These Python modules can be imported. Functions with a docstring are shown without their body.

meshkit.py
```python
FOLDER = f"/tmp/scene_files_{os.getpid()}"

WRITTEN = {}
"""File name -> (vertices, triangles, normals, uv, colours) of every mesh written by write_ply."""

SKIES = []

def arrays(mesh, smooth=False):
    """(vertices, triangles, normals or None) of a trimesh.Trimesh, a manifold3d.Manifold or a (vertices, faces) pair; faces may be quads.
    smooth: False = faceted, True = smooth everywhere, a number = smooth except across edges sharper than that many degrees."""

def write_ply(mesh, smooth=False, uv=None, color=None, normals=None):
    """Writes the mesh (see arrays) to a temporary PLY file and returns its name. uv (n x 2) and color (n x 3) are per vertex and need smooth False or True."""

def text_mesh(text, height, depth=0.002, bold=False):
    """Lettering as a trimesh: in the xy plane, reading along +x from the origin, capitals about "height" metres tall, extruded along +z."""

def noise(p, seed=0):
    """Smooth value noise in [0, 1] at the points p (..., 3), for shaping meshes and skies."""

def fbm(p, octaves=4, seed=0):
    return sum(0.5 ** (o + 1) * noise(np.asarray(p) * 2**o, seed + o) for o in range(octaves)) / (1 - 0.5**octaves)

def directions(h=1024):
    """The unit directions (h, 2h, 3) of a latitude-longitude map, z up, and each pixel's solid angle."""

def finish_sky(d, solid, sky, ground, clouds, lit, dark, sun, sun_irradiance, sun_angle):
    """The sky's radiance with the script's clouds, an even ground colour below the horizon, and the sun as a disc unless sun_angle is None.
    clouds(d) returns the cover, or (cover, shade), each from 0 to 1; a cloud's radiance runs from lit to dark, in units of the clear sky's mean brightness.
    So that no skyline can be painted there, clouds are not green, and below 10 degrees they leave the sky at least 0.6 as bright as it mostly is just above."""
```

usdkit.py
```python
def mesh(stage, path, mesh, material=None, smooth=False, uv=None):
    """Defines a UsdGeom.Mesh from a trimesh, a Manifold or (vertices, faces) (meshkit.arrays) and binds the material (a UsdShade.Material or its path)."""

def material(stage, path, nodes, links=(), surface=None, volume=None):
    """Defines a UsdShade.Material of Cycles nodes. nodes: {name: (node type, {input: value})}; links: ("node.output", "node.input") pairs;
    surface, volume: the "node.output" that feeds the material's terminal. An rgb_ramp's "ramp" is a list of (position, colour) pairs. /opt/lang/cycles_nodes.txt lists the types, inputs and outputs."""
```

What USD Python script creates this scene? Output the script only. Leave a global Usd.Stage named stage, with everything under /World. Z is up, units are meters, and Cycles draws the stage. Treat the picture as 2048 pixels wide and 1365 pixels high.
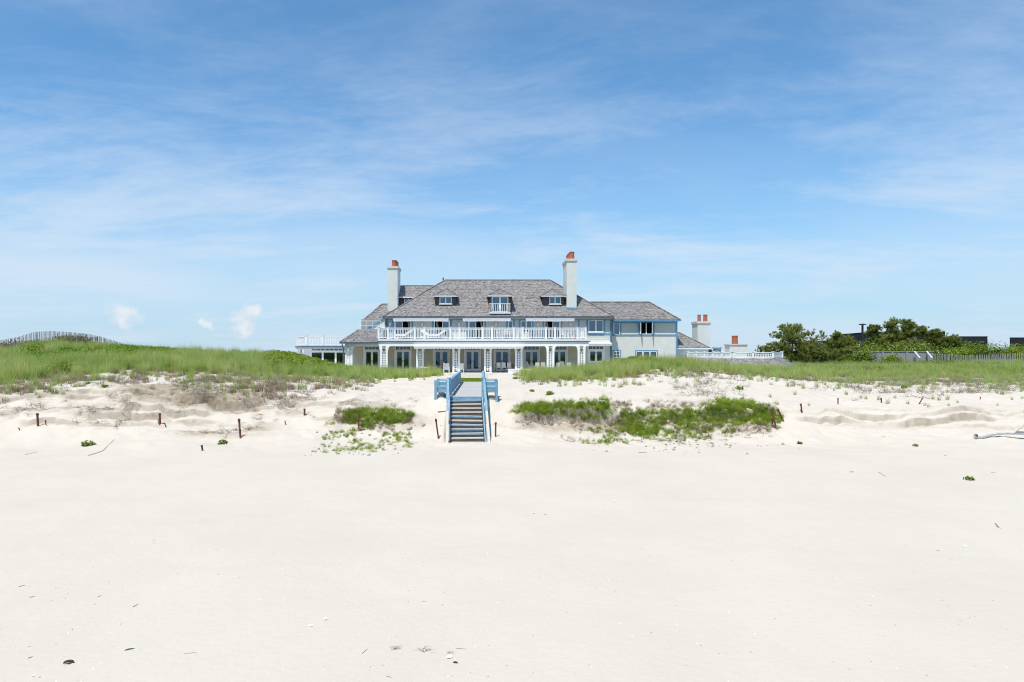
import math, random
import numpy as np, trimesh, shapely, usdkit, meshkit
from shapely.geometry import Polygon, Point, box as sbox
from scipy.interpolate import PchipInterpolator
from scipy.ndimage import gaussian_filter1d, map_coordinates
from pxr import Usd, UsdGeom, UsdLux, UsdShade, Sdf, Gf, Vt

stage = Usd.Stage.CreateInMemory()
UsdGeom.SetStageUpAxis(stage, "Z"); UsdGeom.SetStageMetersPerUnit(stage, 1.0)
UsdGeom.Xform.Define(stage, "/World"); UsdGeom.Scope.Define(stage, "/World/Looks")
random.seed(7); RNG = np.random.default_rng(7)

# ------------------------------------------------------------------ camera, sky, sun, exposure
F, CX, CY, CAMZ, BZ = 1365.0, 968.0, 706.0, 3.964, 0.42   # photo pixels; eye 3.5 m above the beach (BZ)
cam = UsdGeom.Camera.Define(stage, "/World/camera")
cam.CreateHorizontalApertureAttr(36.0); cam.CreateFocalLengthAttr(36.0 * F / 2048)
cam.CreateHorizontalApertureOffsetAttr(36.0 * (1024 - CX) / 2048)
cam.CreateVerticalApertureOffsetAttr(36.0 * (CY - 682.5) / 2048)
cam.CreateClippingRangeAttr((0.1, 20000.0)); cam.CreateExposureAttr(0.44)
cam.AddTranslateOp().Set((0, 0, CAMZ)); cam.AddRotateXOp().Set(90.0)
SUN_EL, SUN_AZ = math.radians(65), math.radians(180 + 27)   # azimuth atan2(x, y): behind the camera, to the left
S = np.array([math.sin(SUN_AZ) * math.cos(SUN_EL), math.cos(SUN_AZ) * math.cos(SUN_EL), math.sin(SUN_EL)])
sun = UsdLux.DistantLight.Define(stage, "/World/sun")
sun.CreateNormalizeAttr(True); sun.CreateIntensityAttr(0.9); sun.CreateAngleAttr(0.5); sun.CreateColorAttr((1.0, 0.955, 0.88))
zax = Gf.Vec3d(*S); xax = Gf.Cross(Gf.Vec3d(0, 0, 1), zax).GetNormalized(); yax = Gf.Cross(zax, xax)
sun.AddTransformOp().Set(Gf.Matrix4d(xax[0], xax[1], xax[2], 0, yax[0], yax[1], yax[2], 0, zax[0], zax[1], zax[2], 0, 0, 0, 0, 1))
sky = UsdLux.DomeLight.Define(stage, "/World/sky")

def skydir(px, py):
    v = np.array([(px - CX) / F, 1.0, (CY - py) / F]); return v / np.linalg.norm(v)

CLX, CLY = -2.4, 3.3
def sky_material():
    n, l = {}, []
    n["sky"] = ("sky_texture", dict(sky_type="single_scattering", sun_disc=False, sun_elevation=SUN_EL, sun_rotation=SUN_AZ, altitude=0.0, air_density=1.0, aerosol_density=0.1, ozone_density=6.0))
    n["hs"] = ("hsv", dict(hue=0.4925, saturation=1.15, value=1.11, fac=1.0)); l.append(("sky.color", "hs.color"))
    n["tc"] = ("texture_coordinate", {})
    D = "tc.generated"
    n["sep"] = ("separate_xyz", {}); l.append((D, "sep.vector"))
    n["zc"] = ("math", dict(math_type="maximum", value2=0.0)); l.append(("sep.z", "zc.value1"))
    n["za"] = ("math", dict(math_type="add", value2=0.13)); l.append(("zc.value", "za.value1"))
    n["ux"] = ("math", dict(math_type="divide")); l += [("sep.x", "ux.value1"), ("za.value", "ux.value2")]
    n["uy"] = ("math", dict(math_type="divide")); l += [("sep.y", "uy.value1"), ("za.value", "uy.value2")]
    n["uv"] = ("combine_xyz", {}); l += [("ux.value", "uv.x"), ("uy.value", "uv.y")]
    # thin cirrus: soft warped veils with finer wisps, on a flat layer overhead
    n["mw"] = ("mapping", dict(scale=(0.8, 0.8, 1), location=(2.3, 5.1, 0))); l.append(("uv.vector", "mw.vector"))
    n["nw"] = ("noise_texture", dict(scale=0.9, detail=2.0)); l.append(("mw.vector", "nw.vector"))
    n["wsc"] = ("vector_math", dict(math_type="scale", scale=0.55)); l.append(("nw.color", "wsc.vector1"))
    n["wad"] = ("vector_math", dict(math_type="add")); l += [("uv.vector", "wad.vector1"), ("wsc.vector", "wad.vector2")]
    n["m1"] = ("mapping", dict(rotation=(0, 0, 0.55), scale=(0.55, 0.95, 1), location=(CLX, CLY, 0))); l.append(("wad.vector", "m1.vector"))
    n["n1"] = ("noise_texture", dict(scale=1.2, detail=10.0, roughness=0.68, distortion=0.15)); l.append(("m1.vector", "n1.vector"))
    n["r1"] = ("map_range", dict(range_type="smoothstep", from_min=0.37, from_max=0.72, to_min=0.0, to_max=0.74, clamp=True)); l.append(("n1.fac", "r1.value"))
    n["m2"] = ("mapping", dict(rotation=(0, 0, -0.35), scale=(0.35, 0.6, 1), location=(7.3, 0.4, 0))); l.append(("wad.vector", "m2.vector"))
    n["n2"] = ("noise_texture", dict(scale=0.9, detail=5.0, roughness=0.5, distortion=0.3)); l.append(("m2.vector", "n2.vector"))
    n["r2"] = ("map_range", dict(range_type="smoothstep", from_min=0.33, from_max=0.70, to_min=0.0, to_max=0.42, clamp=True)); l.append(("n2.fac", "r2.value"))
    n["mx"] = ("math", dict(math_type="maximum")); l += [("r1.result", "mx.value1"), ("r2.result", "mx.value2")]
    # cover grows towards the horizon, and a low veil
    n["den"] = ("map_range", dict(range_type="smoothstep", from_min=0.10, from_max=0.50, to_min=1.0, to_max=0.30, clamp=True)); l.append(("zc.value", "den.value"))
    n["mxd"] = ("math", dict(math_type="multiply")); l += [("mx.value", "mxd.value1"), ("den.result", "mxd.value2")]
    n["veil"] = ("map_range", dict(range_type="smoothstep", from_min=-0.02, from_max=0.30, to_min=0.86, to_max=0.06, clamp=True)); l.append(("zc.value", "veil.value"))
    n["mixv"] = ("mix", dict(color2=(2.80, 4.25, 5.55))); l += [("veil.result", "mixv.fac"), ("hs.color", "mixv.color1")]
    # a milky bank of cirrus low on the left
    n["bd"] = ("vector_math", dict(math_type="subtract", vector2=tuple(skydir(90, 560)))); l.append((D, "bd.vector1"))
    n["bs"] = ("vector_math", dict(math_type="multiply", vector2=(1.0, 1.0, 5.0))); l.append(("bd.vector", "bs.vector1"))
    n["bl"] = ("vector_math", dict(math_type="length")); l.append(("bs.vector", "bl.vector1"))
    n["br"] = ("map_range", dict(range_type="smoothstep", from_min=0.06, from_max=0.40, to_min=0.95, to_max=0.0, clamp=True)); l.append(("bl.value", "br.value"))
    n["bn"] = ("map_range", dict(range_type="smoothstep", from_min=0.30, from_max=0.62, to_min=0.25, to_max=0.8, clamp=True)); l.append(("n1.fac", "bn.value"))
    n["bm"] = ("math", dict(math_type="multiply")); l += [("br.result", "bm.value1"), ("bn.result", "bm.value2")]
    n["mxb"] = ("math", dict(math_type="maximum")); l += [("mxd.value", "mxb.value1"), ("bm.value", "mxb.value2")]
    n["mix1"] = ("mix", dict(color2=(4.65, 5.35, 6.25))); l += [("mxb.value", "mix1.fac"), ("mixv.color", "mix1.color1")]
    prev = "mix1.color"
    # three small fair-weather cumulus puffs low on the left
    n["np"] = ("noise_texture", dict(scale=52.0, detail=6.0, roughness=0.6)); l.append((D, "np.vector"))
    n["npc"] = ("math", dict(math_type="multiply_add", value2=0.034, value3=-0.017)); l.append(("np.fac", "npc.value1"))
    last = None
    for i, (px, py, r, sq) in enumerate([(252, 634, .0205, 1.0), (236, 622, .0135, 1.0), (490, 640, .020, 1.0), (503, 624, .0145, 1.0), (487, 660, .0165, 1.0), (411, 649, .0085, 1.0)]):
        d = skydir(px, py)
        n[f"pd{i}"] = ("vector_math", dict(math_type="subtract", vector2=tuple(d))); l.append((D, f"pd{i}.vector1"))
        n[f"ps{i}"] = ("vector_math", dict(math_type="multiply", vector2=(1.0, 1.0, 1.25))); l.append((f"pd{i}.vector", f"ps{i}.vector1"))
        n[f"pl{i}"] = ("vector_math", dict(math_type="length")); l.append((f"ps{i}.vector", f"pl{i}.vector1"))
        n[f"pa{i}"] = ("math", dict(math_type="add")); l += [(f"pl{i}.value", f"pa{i}.value1"), ("npc.value", f"pa{i}.value2")]
        n[f"pr{i}"] = ("map_range", dict(range_type="smoothstep", from_min=r * 0.42, from_max=r * 1.15, to_min=0.80, to_max=0.0, clamp=True)); l.append((f"pa{i}.value", f"pr{i}.value"))
        if last is None:
            last = f"pr{i}.result"
        else:
            n[f"pm{i}"] = ("math", dict(math_type="maximum")); l += [(last, f"pm{i}.value1"), (f"pr{i}.result", f"pm{i}.value2")]; last = f"pm{i}.value"
    n["pc"] = ("noise_texture", dict(scale=55.0, detail=4.0, roughness=0.55)); l.append((D, "pc.vector"))
    n["pcr"] = ("rgb_ramp", dict(ramp=[(0.34, (4.3, 5.0, 5.75)), (0.60, (5.7, 5.95, 6.2))])); l.append(("pc.fac", "pcr.fac"))
    n["mix2"] = ("mix", {}); l += [(last, "mix2.fac"), (prev, "mix2.color1"), ("pcr.color", "mix2.color2")]
    n["bg"] = ("background_shader", dict(strength=0.11)); l.append(("mix2.color", "bg.color"))
    return usdkit.material(stage, "/World/Looks/sky_look", n, l, surface="bg.background")
UsdShade.MaterialBindingAPI.Apply(sky.GetPrim()).Bind(sky_material())
sky.GetPrim().SetCustomDataByKey("kind", "structure")

# ------------------------------------------------------------------ helpers
def WX(px, d): return (px - CX) * d / F
def WZ(py, d): return CAMZ - (py - CY) * d / F
COUNT = {}
def path_of(parent, name):
    k = COUNT.get((parent, name), 0); COUNT[(parent, name)] = k + 1
    return f"{parent}/{name}" + (f"_{k:03d}" if k else "")
class Node:
    def __init__(s, path, loc): s.path, s.loc = path, np.asarray(loc, float)
    @property
    def prim(s): return stage.GetPrimAtPath(s.path)
def tag(node, label=None, cat=None, group=None, kind=None):
    p = node.prim if isinstance(node, Node) else node
    for k, v in (("label", label), ("category", cat), ("group", group), ("kind", kind)):
        if v: p.SetCustomDataByKey(k, v)
    return node
def thing(name, label, cat, loc=(0, 0, 0), rotz=0.0, group=None, scale=None, rot=None):
    path = path_of("/World", name); x = UsdGeom.Xform.Define(stage, path)
    x.AddTranslateOp().Set(Gf.Vec3d(*map(float, loc)))
    if rot is not None: x.AddRotateXYZOp().Set(Gf.Vec3f(*map(float, rot)))
    else: x.AddRotateZOp().Set(float(rotz))
    if scale is not None: x.AddScaleOp().Set(Gf.Vec3f(*([float(scale)] * 3 if np.ndim(scale) == 0 else map(float, scale))))
    return tag(Node(path, loc), label, cat, group)
def part(name, parent):                      # an Xform that groups the sub-parts of one part
    path = path_of(parent.path, name); UsdGeom.Xform.Define(stage, path); return Node(path, parent.loc)
def obj(name, mesh, mat, parent=None, smooth=False, label=None, cat=None, group=None, kind=None, local=False, prim=None, uv=None):
    path = path_of(parent.path if parent else "/World", name)
    if isinstance(mesh, MB): mesh = mesh.arrays()
    if isinstance(mesh, (tuple, list)): v, f = np.asarray(mesh[0], float), np.asarray(mesh[1])
    else: v, f = np.asarray(mesh.vertices, float), np.asarray(mesh.faces)
    if parent is not None and not local: v = v - parent.loc
    usdkit.mesh(stage, path, (v, f), M[mat], smooth=smooth)
    if prim:
        api = UsdGeom.PrimvarsAPI(stage.GetPrimAtPath(path))
        for k, a in prim.items():
            api.CreatePrimvar(k, Sdf.ValueTypeNames.FloatArray, "vertex").Set(Vt.FloatArray.FromNumpy(np.asarray(a, np.float32)))
    return tag(Node(path, parent.loc if parent else (0, 0, 0)), label, cat, group, kind)
def copy_of(src, loc, rotz=0.0, label=None, group=None, scale=None):
    name = src.path.split("/")[-1]; base = name[:-4] if name[-3:].isdigit() else name
    path = path_of("/World", base); x = UsdGeom.Xform.Define(stage, path); p = x.GetPrim()
    p.GetReferences().AddInternalReference(src.path); p.SetInstanceable(True)
    p.GetAttribute("xformOp:translate").Set(Gf.Vec3d(*map(float, loc))); p.GetAttribute("xformOp:rotateZ").Set(float(rotz))
    if scale is not None: p.GetAttribute("xformOp:scale").Set(Gf.Vec3f(*([float(scale)] * 3 if np.ndim(scale) == 0 else map(float, scale))))
    return tag(Node(path, loc), label, None, group)
BOXF = np.array([[0,2,1],[0,3,2],[4,5,6],[4,6,7],[0,1,5],[0,5,4],[1,2,6],[1,6,5],[2,3,7],[2,7,6],[3,0,4],[3,4,7]])
class MB:
    def __init__(s): s.v, s.f, s.n, s.t = [], [], 0, []
    def add(s, v, f, tone=None):
        v = np.asarray(v, float); f = np.asarray(f)
        if f.shape[1] == 4: f = np.vstack([f[:, [0, 1, 2]], f[:, [0, 2, 3]]])
        s.v.append(v); s.f.append(f + s.n); s.n += len(v)
        s.t.append(np.full(len(v), 0.5 if tone is None else tone) if np.ndim(tone) == 0 else np.asarray(tone)); return s
    def box(s, x0, y0, z0, x1, y1, z1, tone=None):
        return s.add([[x0,y0,z0],[x1,y0,z0],[x1,y1,z0],[x0,y1,z0],[x0,y0,z1],[x1,y0,z1],[x1,y1,z1],[x0,y1,z1]], BOXF, tone)
    def beam(s, a, b, w, h, up=(0, 0, 1), tone=None):
        a, b = np.asarray(a, float), np.asarray(b, float); t = b - a; t /= np.linalg.norm(t)
        r = np.cross(t, up); r /= np.linalg.norm(r); u = np.cross(r, t)
        c = [p + r * sx * w / 2 + u * sz * h / 2 for sz in (-1, 1) for p, sx in ((a, -1), (a, 1), (b, 1), (b, -1))]
        return s.add(c, BOXF, tone)
    def tube(s, pts, rad, n=6, tone=None):
        pts = np.asarray(pts, float); k = len(pts); rad = np.broadcast_to(rad, k)
        t = np.gradient(pts, axis=0); t /= np.linalg.norm(t, axis=1)[:, None] + 1e-12
        ref = np.array([0.13, 0.31, 0.94]) if abs(t[0] @ [0.13, .31, .94]) < .9 else np.array([1.0, 0, 0])
        a = np.cross(t, ref); a /= np.linalg.norm(a, axis=1)[:, None]; b = np.cross(t, a)
        th = np.arange(n) / n * 2 * np.pi
        v = (pts[:, None] + rad[:, None, None] * (np.cos(th)[None, :, None] * a[:, None] + np.sin(th)[None, :, None] * b[:, None])).reshape(-1, 3)
        i = np.arange(k - 1)[:, None] * n; j = np.arange(n)[None]; j2 = (j + 1) % n
        q = np.stack([i + j, i + n + j, i + n + j2, i + j2], -1).reshape(-1, 4)
        f = np.vstack([q[:, [0, 1, 2]], q[:, [0, 2, 3]]])
        v = np.vstack([v, pts[0], pts[-1]]); c0, c1 = len(v) - 2, len(v) - 1
        jj = np.arange(n); j2 = (jj + 1) % n
        f = np.vstack([f, np.stack([np.full(n, c0), jj, j2], 1), np.stack([np.full(n, c1), (k - 1) * n + j2, (k - 1) * n + jj], 1)])
        return s.add(v, f, tone)
    def poly_xz(s, poly, y0, y1):              # a flat shape seen from the front, extruded in depth
        for g in getattr(poly, "geoms", [poly]):
            m = trimesh.creation.extrude_polygon(g, y1 - y0, engine="earcut"); v = m.vertices
            s.add(np.stack([v[:, 0], y0 + v[:, 2], v[:, 1]], 1), m.faces[:, ::-1])
        return s
    def poly_yz(s, poly, x0, x1):
        for g in getattr(poly, "geoms", [poly]):
            m = trimesh.creation.extrude_polygon(g, x1 - x0, engine="earcut"); v = m.vertices
            s.add(np.stack([x0 + v[:, 2], v[:, 0], v[:, 1]], 1), m.faces)
        return s
    def poly_xy(s, poly, z0, z1):
        for g in getattr(poly, "geoms", [poly]):
            m = trimesh.creation.extrude_polygon(g, z1 - z0, engine="earcut"); v = m.vertices.copy(); v[:, 2] += z0
            s.add(v, m.faces)
        return s
    def arrays(s): return np.vstack(s.v), np.vstack(s.f)
    @property
    def tone(s): return np.concatenate(s.t)
def one_box(*a): return MB().box(*a)
def R(a=0.0, b=1.0): return random.uniform(a, b)

# ------------------------------------------------------------------ materials
M = {}
def look(name, nodes, links, surface="p.BSDF"): M[name] = usdkit.material(stage, f"/World/Looks/{name}", nodes, links, surface=surface)
def paint(name, c, rough=0.5, var=0.10, scale=3.0, bump=0.0, bscale=60.0, dirt=None):
    """Weathered paint: two tones of the same colour drifting slowly, fine relief."""
    lo = tuple(x * (1 - var) for x in c); hi = tuple(min(1, x * (1 + var * .6)) for x in c)
    n = {"g": ("geometry", {}), "n": ("noise_texture", dict(scale=scale, detail=5.0, roughness=0.62)),
         "r": ("rgb_ramp", dict(ramp=[(0.30, lo), (0.68, hi)])), "p": ("principled_bsdf", dict(roughness=rough, specular_ior_level=0.3)),
         "b": ("noise_texture", dict(scale=bscale, detail=3.0)), "bp": ("bump", dict(strength=bump, distance=0.01))}
    l = [("g.position", "n.vector"), ("n.fac", "r.fac"), ("r.color", "p.base_color"), ("g.position", "b.vector"), ("b.fac", "bp.height")]
    if bump: l.append(("bp.normal", "p.normal"))
    look(name, n, l)
paint("white_paint", (.86, .86, .85), .45, .05)
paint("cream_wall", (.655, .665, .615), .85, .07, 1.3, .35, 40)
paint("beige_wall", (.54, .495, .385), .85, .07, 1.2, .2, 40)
paint("blue_trim", (.15, .30, .46), .5, .12)
paint("pale_blue_trim", (.64, .71, .74), .55, .06)
look("bench_blue", {"g": ("geometry", {}), "m": ("mapping", dict(scale=(1.0, 1.0, 2.2))), "n": ("noise_texture", dict(scale=3.5, detail=6.0, roughness=.65)), "r": ("rgb_ramp", dict(ramp=[(.28, (.135, .25, .34)), (.5, (.185, .335, .435)), (.75, (.26, .395, .48))])),
    "c": ("noise_texture", dict(scale=11.0, detail=7.0, roughness=.72)), "cr": ("map_range", dict(from_min=.585, from_max=.635, to_min=0.0, to_max=.85, clamp=True)), "mx": ("mix", dict(color2=(.40, .37, .33))),
    "p": ("principled_bsdf", dict(roughness=.62, specular_ior_level=.25)), "bp": ("bump", dict(strength=.5, distance=.008))},
    [("g.position", "m.vector"), ("m.vector", "n.vector"), ("n.fac", "r.fac"), ("g.position", "c.vector"), ("c.fac", "cr.value"), ("cr.result", "mx.fac"), ("r.color", "mx.color1"), ("mx.color", "p.base_color"), ("c.fac", "bp.height"), ("bp.normal", "p.normal")])
paint("dark_gutter", (.10, .14, .18), .5, .12)
paint("terracotta", (.42, .13, .075), .8, .2, 6)
paint("black_metal", (.03, .03, .035), .5, .2)
paint("black_cladding", (.022, .022, .03), .7, .25, .8)
paint("dark_interior", (.10, .095, .09), .9, .1)
paint("curtain_grey", (.35, .33, .3), .9, .1)
paint("rust", (.17, .06, .035), .9, .4, 25, .5, 120)
paint("grey_sling", (.45, .46, .46), .7, .08)
paint("charcoal_frame", (.05, .055, .06), .5, .1)
paint("cushion_white", (.82, .81, .79), .8, .04)
paint("grey_cushion", (.62, .60, .57), .8, .06)
paint("red_fabric", (.45, .10, .07), .8, .1)
paint("green_blind", (.04, .46, .29), .7, .1)
paint("stone_cap", (.62, .60, .55), .85, .08, 4)
paint("shell", (.86, .84, .80), .4, .06, 20)
paint("husk", (.08, .035, .025), .7, .4, 30)
paint("dry_weed", (.20, .15, .10), .9, .3, 30)
paint("wood_brown", (.22, .15, .09), .85, .3, 12)
paint("copper_roof", (.30, .42, .45), .5, .1)
def wood(name, lo, hi, sx=(2, 14, 14), bump=.4):
    n = {"g": ("texture_coordinate", {}), "m": ("mapping", dict(scale=sx)), "n": ("noise_texture", dict(scale=3.0, detail=6.0, roughness=.65, distortion=.4)),
         "r": ("rgb_ramp", dict(ramp=[(.3, lo), (.7, hi)])), "p": ("principled_bsdf", dict(roughness=.85, specular_ior_level=.2)), "bp": ("bump", dict(strength=bump, distance=.01))}
    look(name, n, [("g.object", "m.vector"), ("m.vector", "n.vector"), ("n.fac", "r.fac"), ("r.color", "p.base_color"), ("n.fac", "bp.height"), ("bp.normal", "p.normal")])
wood("grey_wood", (.36, .35, .34), (.58, .57, .56))
wood("bare_wood", (.40, .34, .27), (.66, .62, .56), (9, 9, 2))
wood("drift_wood", (.42, .38, .34), (.72, .69, .66), (2, 9, 9))
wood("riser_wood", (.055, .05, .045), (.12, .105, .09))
wood("fence_wood", (.20, .20, .20), (.42, .41, .40), (20, 20, 2))
wood("picket_red", (.10, .045, .05), (.22, .13, .14), (20, 20, 2))
wood("bark", (.09, .065, .05), (.20, .16, .13), (6, 6, 2))
wood("dead_bark", (.30, .27, .25), (.48, .45, .42), (6, 6, 2))
wood("patio_board", (.42, .37, .30), (.60, .55, .47), (2, 12, 12))
# shingles: weathered cedar, each with its own tone
look("shingle", {"a": ("attribute", dict(attribute="tone")), "g": ("geometry", {}), "n": ("noise_texture", dict(scale=1.1, detail=5.0, roughness=.65)), "n2": ("noise_texture", dict(scale=18.0, detail=3.0)),
    "mm": ("math", dict(math_type="multiply_add", value2=.26, value3=-.13)), "ad": ("math", dict(math_type="add")), "r": ("rgb_ramp", dict(ramp=[(.08, (.13, .118, .112)), (.45, (.275, .255, .243)), (.75, (.38, .358, .345)), (.97, (.52, .46, .40))])),
    "p": ("principled_bsdf", dict(roughness=.9, specular_ior_level=.2)), "bp": ("bump", dict(strength=.5, distance=.02))},
    [("g.position", "n.vector"), ("n.fac", "mm.value1"), ("mm.value", "ad.value1"), ("a.fac", "ad.value2"), ("ad.value", "r.fac"), ("r.color", "p.base_color"), ("g.position", "n2.vector"), ("n2.fac", "bp.height"), ("bp.normal", "p.normal")])
paint("roof_base", (.10, .09, .085), .9, .15)
paint("dormer_shingle", (.12, .105, .10), .9, .35, 9, .6, 25)
def clap(name, c):
    n = {"g": ("geometry", {}), "s": ("separate_xyz", {}), "m": ("math", dict(math_type="multiply", value2=7.5)), "fr": ("math", dict(math_type="fraction")), "n": ("noise_texture", dict(scale=2.0, detail=4.0)),
         "r": ("rgb_ramp", dict(ramp=[(.3, tuple(x * .93 for x in c)), (.7, c)])), "p": ("principled_bsdf", dict(roughness=.6, specular_ior_level=.3)), "bp": ("bump", dict(strength=.9, distance=.02, invert=True))}
    look(name, n, [("g.position", "s.vector"), ("s.z", "m.value1"), ("m.value", "fr.value1"), ("fr.value", "bp.height"), ("bp.normal", "p.normal"), ("g.position", "n.vector"), ("n.fac", "r.fac"), ("r.color", "p.base_color")])
clap("sage_clapboard", (.58, .605, .545))
# striped awning cloth
look("awning_cloth", {"g": ("geometry", {}), "s": ("separate_xyz", {}), "m": ("math", dict(math_type="multiply", value2=5.2)), "fr": ("math", dict(math_type="fraction")), "gt": ("math", dict(math_type="greater_than", value2=.55)),
    "mx": ("mix", dict(color1=(.84, .84, .85), color2=(.76, .77, .79))), "d": ("diffuse_bsdf", {}), "t": ("translucent_bsdf", {}), "mc": ("mix_closure", dict(fac=.3))},
    [("g.position", "s.vector"), ("s.x", "m.value1"), ("m.value", "fr.value1"), ("fr.value", "gt.value1"), ("gt.value", "mx.fac"), ("mx.color", "d.color"), ("mx.color", "t.color"), ("d.BSDF", "mc.closure1"), ("t.BSDF", "mc.closure2")], "mc.closure")
def glazing(name, ior, tint, through):
    look(name, {"g": ("glossy_bsdf", dict(color=tint, roughness=.02)), "t": ("transparent_bsdf", dict(color=through)), "f": ("fresnel", dict(IOR=ior)), "mc": ("mix_closure", {})},
        [("f.fac", "mc.fac"), ("t.BSDF", "mc.closure1"), ("g.BSDF", "mc.closure2")], "mc.closure")
glazing("glass", 2.45, (.58, .80, 1.0), (.36, .46, .52))
glazing("low_glass", 1.95, (.62, .82, 1.0), (.36, .44, .48))
# sand: pale dry sand, tan damp strata where the dune has broken open (attribute "earth")
look("sand", {"g": ("geometry", {}), "e": ("attribute", dict(attribute="earth")),
    "n1": ("noise_texture", dict(scale=.35, detail=6.0, roughness=.6)), "r1": ("rgb_ramp", dict(ramp=[(.32, (.563, .506, .427)), (.66, (.600, .543, .462))])),
    "m3": ("mapping", dict(scale=(1.0, .45, 1.0), rotation=(0, 0, .35))), "n3": ("noise_texture", dict(scale=5.0, detail=5.0, roughness=.7)), "r3": ("map_range", dict(from_min=.60, from_max=.78, to_min=0.0, to_max=.22, clamp=True)),
    "mxa": ("mix", dict(color2=(.44, .395, .32))),
    "n4": ("noise_texture", dict(scale=260.0, detail=2.0, roughness=.6)), "r4": ("rgb_ramp", dict(ramp=[(.30, (.82, .80, .77)), (.5, (1, 1, 1)), (.72, (1.06, 1.06, 1.06))])), "mul": ("mix", dict(mix_type="multiply", fac=1.0)),
    "ne": ("noise_texture", dict(scale=2.4, detail=6.0, roughness=.7)), "re": ("rgb_ramp", dict(ramp=[(.28, (.17, .13, .088)), (.46, (.32, .262, .19)), (.72, (.46, .40, .31))])), "mxe": ("mix", {}), "me": ("attribute", dict(attribute="meadow")), "rm": ("rgb_ramp", dict(ramp=[(.35, (.055, .085, .022)), (.65, (.13, .16, .05))])), "mxm": ("mix", {}),
    "b1": ("noise_texture", dict(scale=9.0, detail=6.0, roughness=.65)), "b2": ("noise_texture", dict(scale=90.0, detail=3.0, roughness=.7)), "bm": ("math", dict(math_type="multiply_add", value2=.35)),
    "bp": ("bump", dict(strength=.42, distance=.035)), "p": ("principled_bsdf", dict(roughness=.95, specular_ior_level=.12))},
    [("g.position", "n1.vector"), ("n1.fac", "r1.fac"), ("g.position", "m3.vector"), ("m3.vector", "n3.vector"), ("n3.fac", "r3.value"), ("r3.result", "mxa.fac"), ("r1.color", "mxa.color1"),
     ("g.position", "n4.vector"), ("n4.fac", "r4.fac"), ("mxa.color", "mul.color1"), ("r4.color", "mul.color2"),
     ("g.position", "ne.vector"), ("ne.fac", "re.fac"), ("e.fac", "mxe.fac"), ("mul.color", "mxe.color1"), ("re.color", "mxe.color2"), ("mxe.color", "mxm.color1"), ("n1.fac", "rm.fac"), ("rm.color", "mxm.color2"), ("me.fac", "mxm.fac"), ("mxm.color", "p.base_color"),
     ("g.position", "b1.vector"), ("g.position", "b2.vector"), ("b2.fac", "bm.value1"), ("b1.fac", "bm.value3"), ("bm.value", "bp.height"), ("bp.normal", "p.normal")])
def foliage(name, stops, trans=.35, gain=1.0):
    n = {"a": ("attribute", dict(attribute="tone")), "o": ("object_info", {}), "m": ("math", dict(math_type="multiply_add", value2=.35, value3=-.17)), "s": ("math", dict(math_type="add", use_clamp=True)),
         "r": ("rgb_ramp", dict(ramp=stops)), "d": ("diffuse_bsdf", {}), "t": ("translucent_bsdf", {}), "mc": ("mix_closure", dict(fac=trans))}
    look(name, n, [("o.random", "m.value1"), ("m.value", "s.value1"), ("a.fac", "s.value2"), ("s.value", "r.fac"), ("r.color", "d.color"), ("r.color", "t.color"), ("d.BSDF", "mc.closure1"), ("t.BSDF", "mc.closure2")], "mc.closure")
foliage("beach_grass", [(0, (.17, .25, .050)), (.5, (.32, .43, .105)), (1, (.52, .58, .22))], .45)
foliage("yellow_grass", [(0, (.26, .28, .06)), (.5, (.46, .48, .13)), (1, (.64, .62, .28))], .45)
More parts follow.
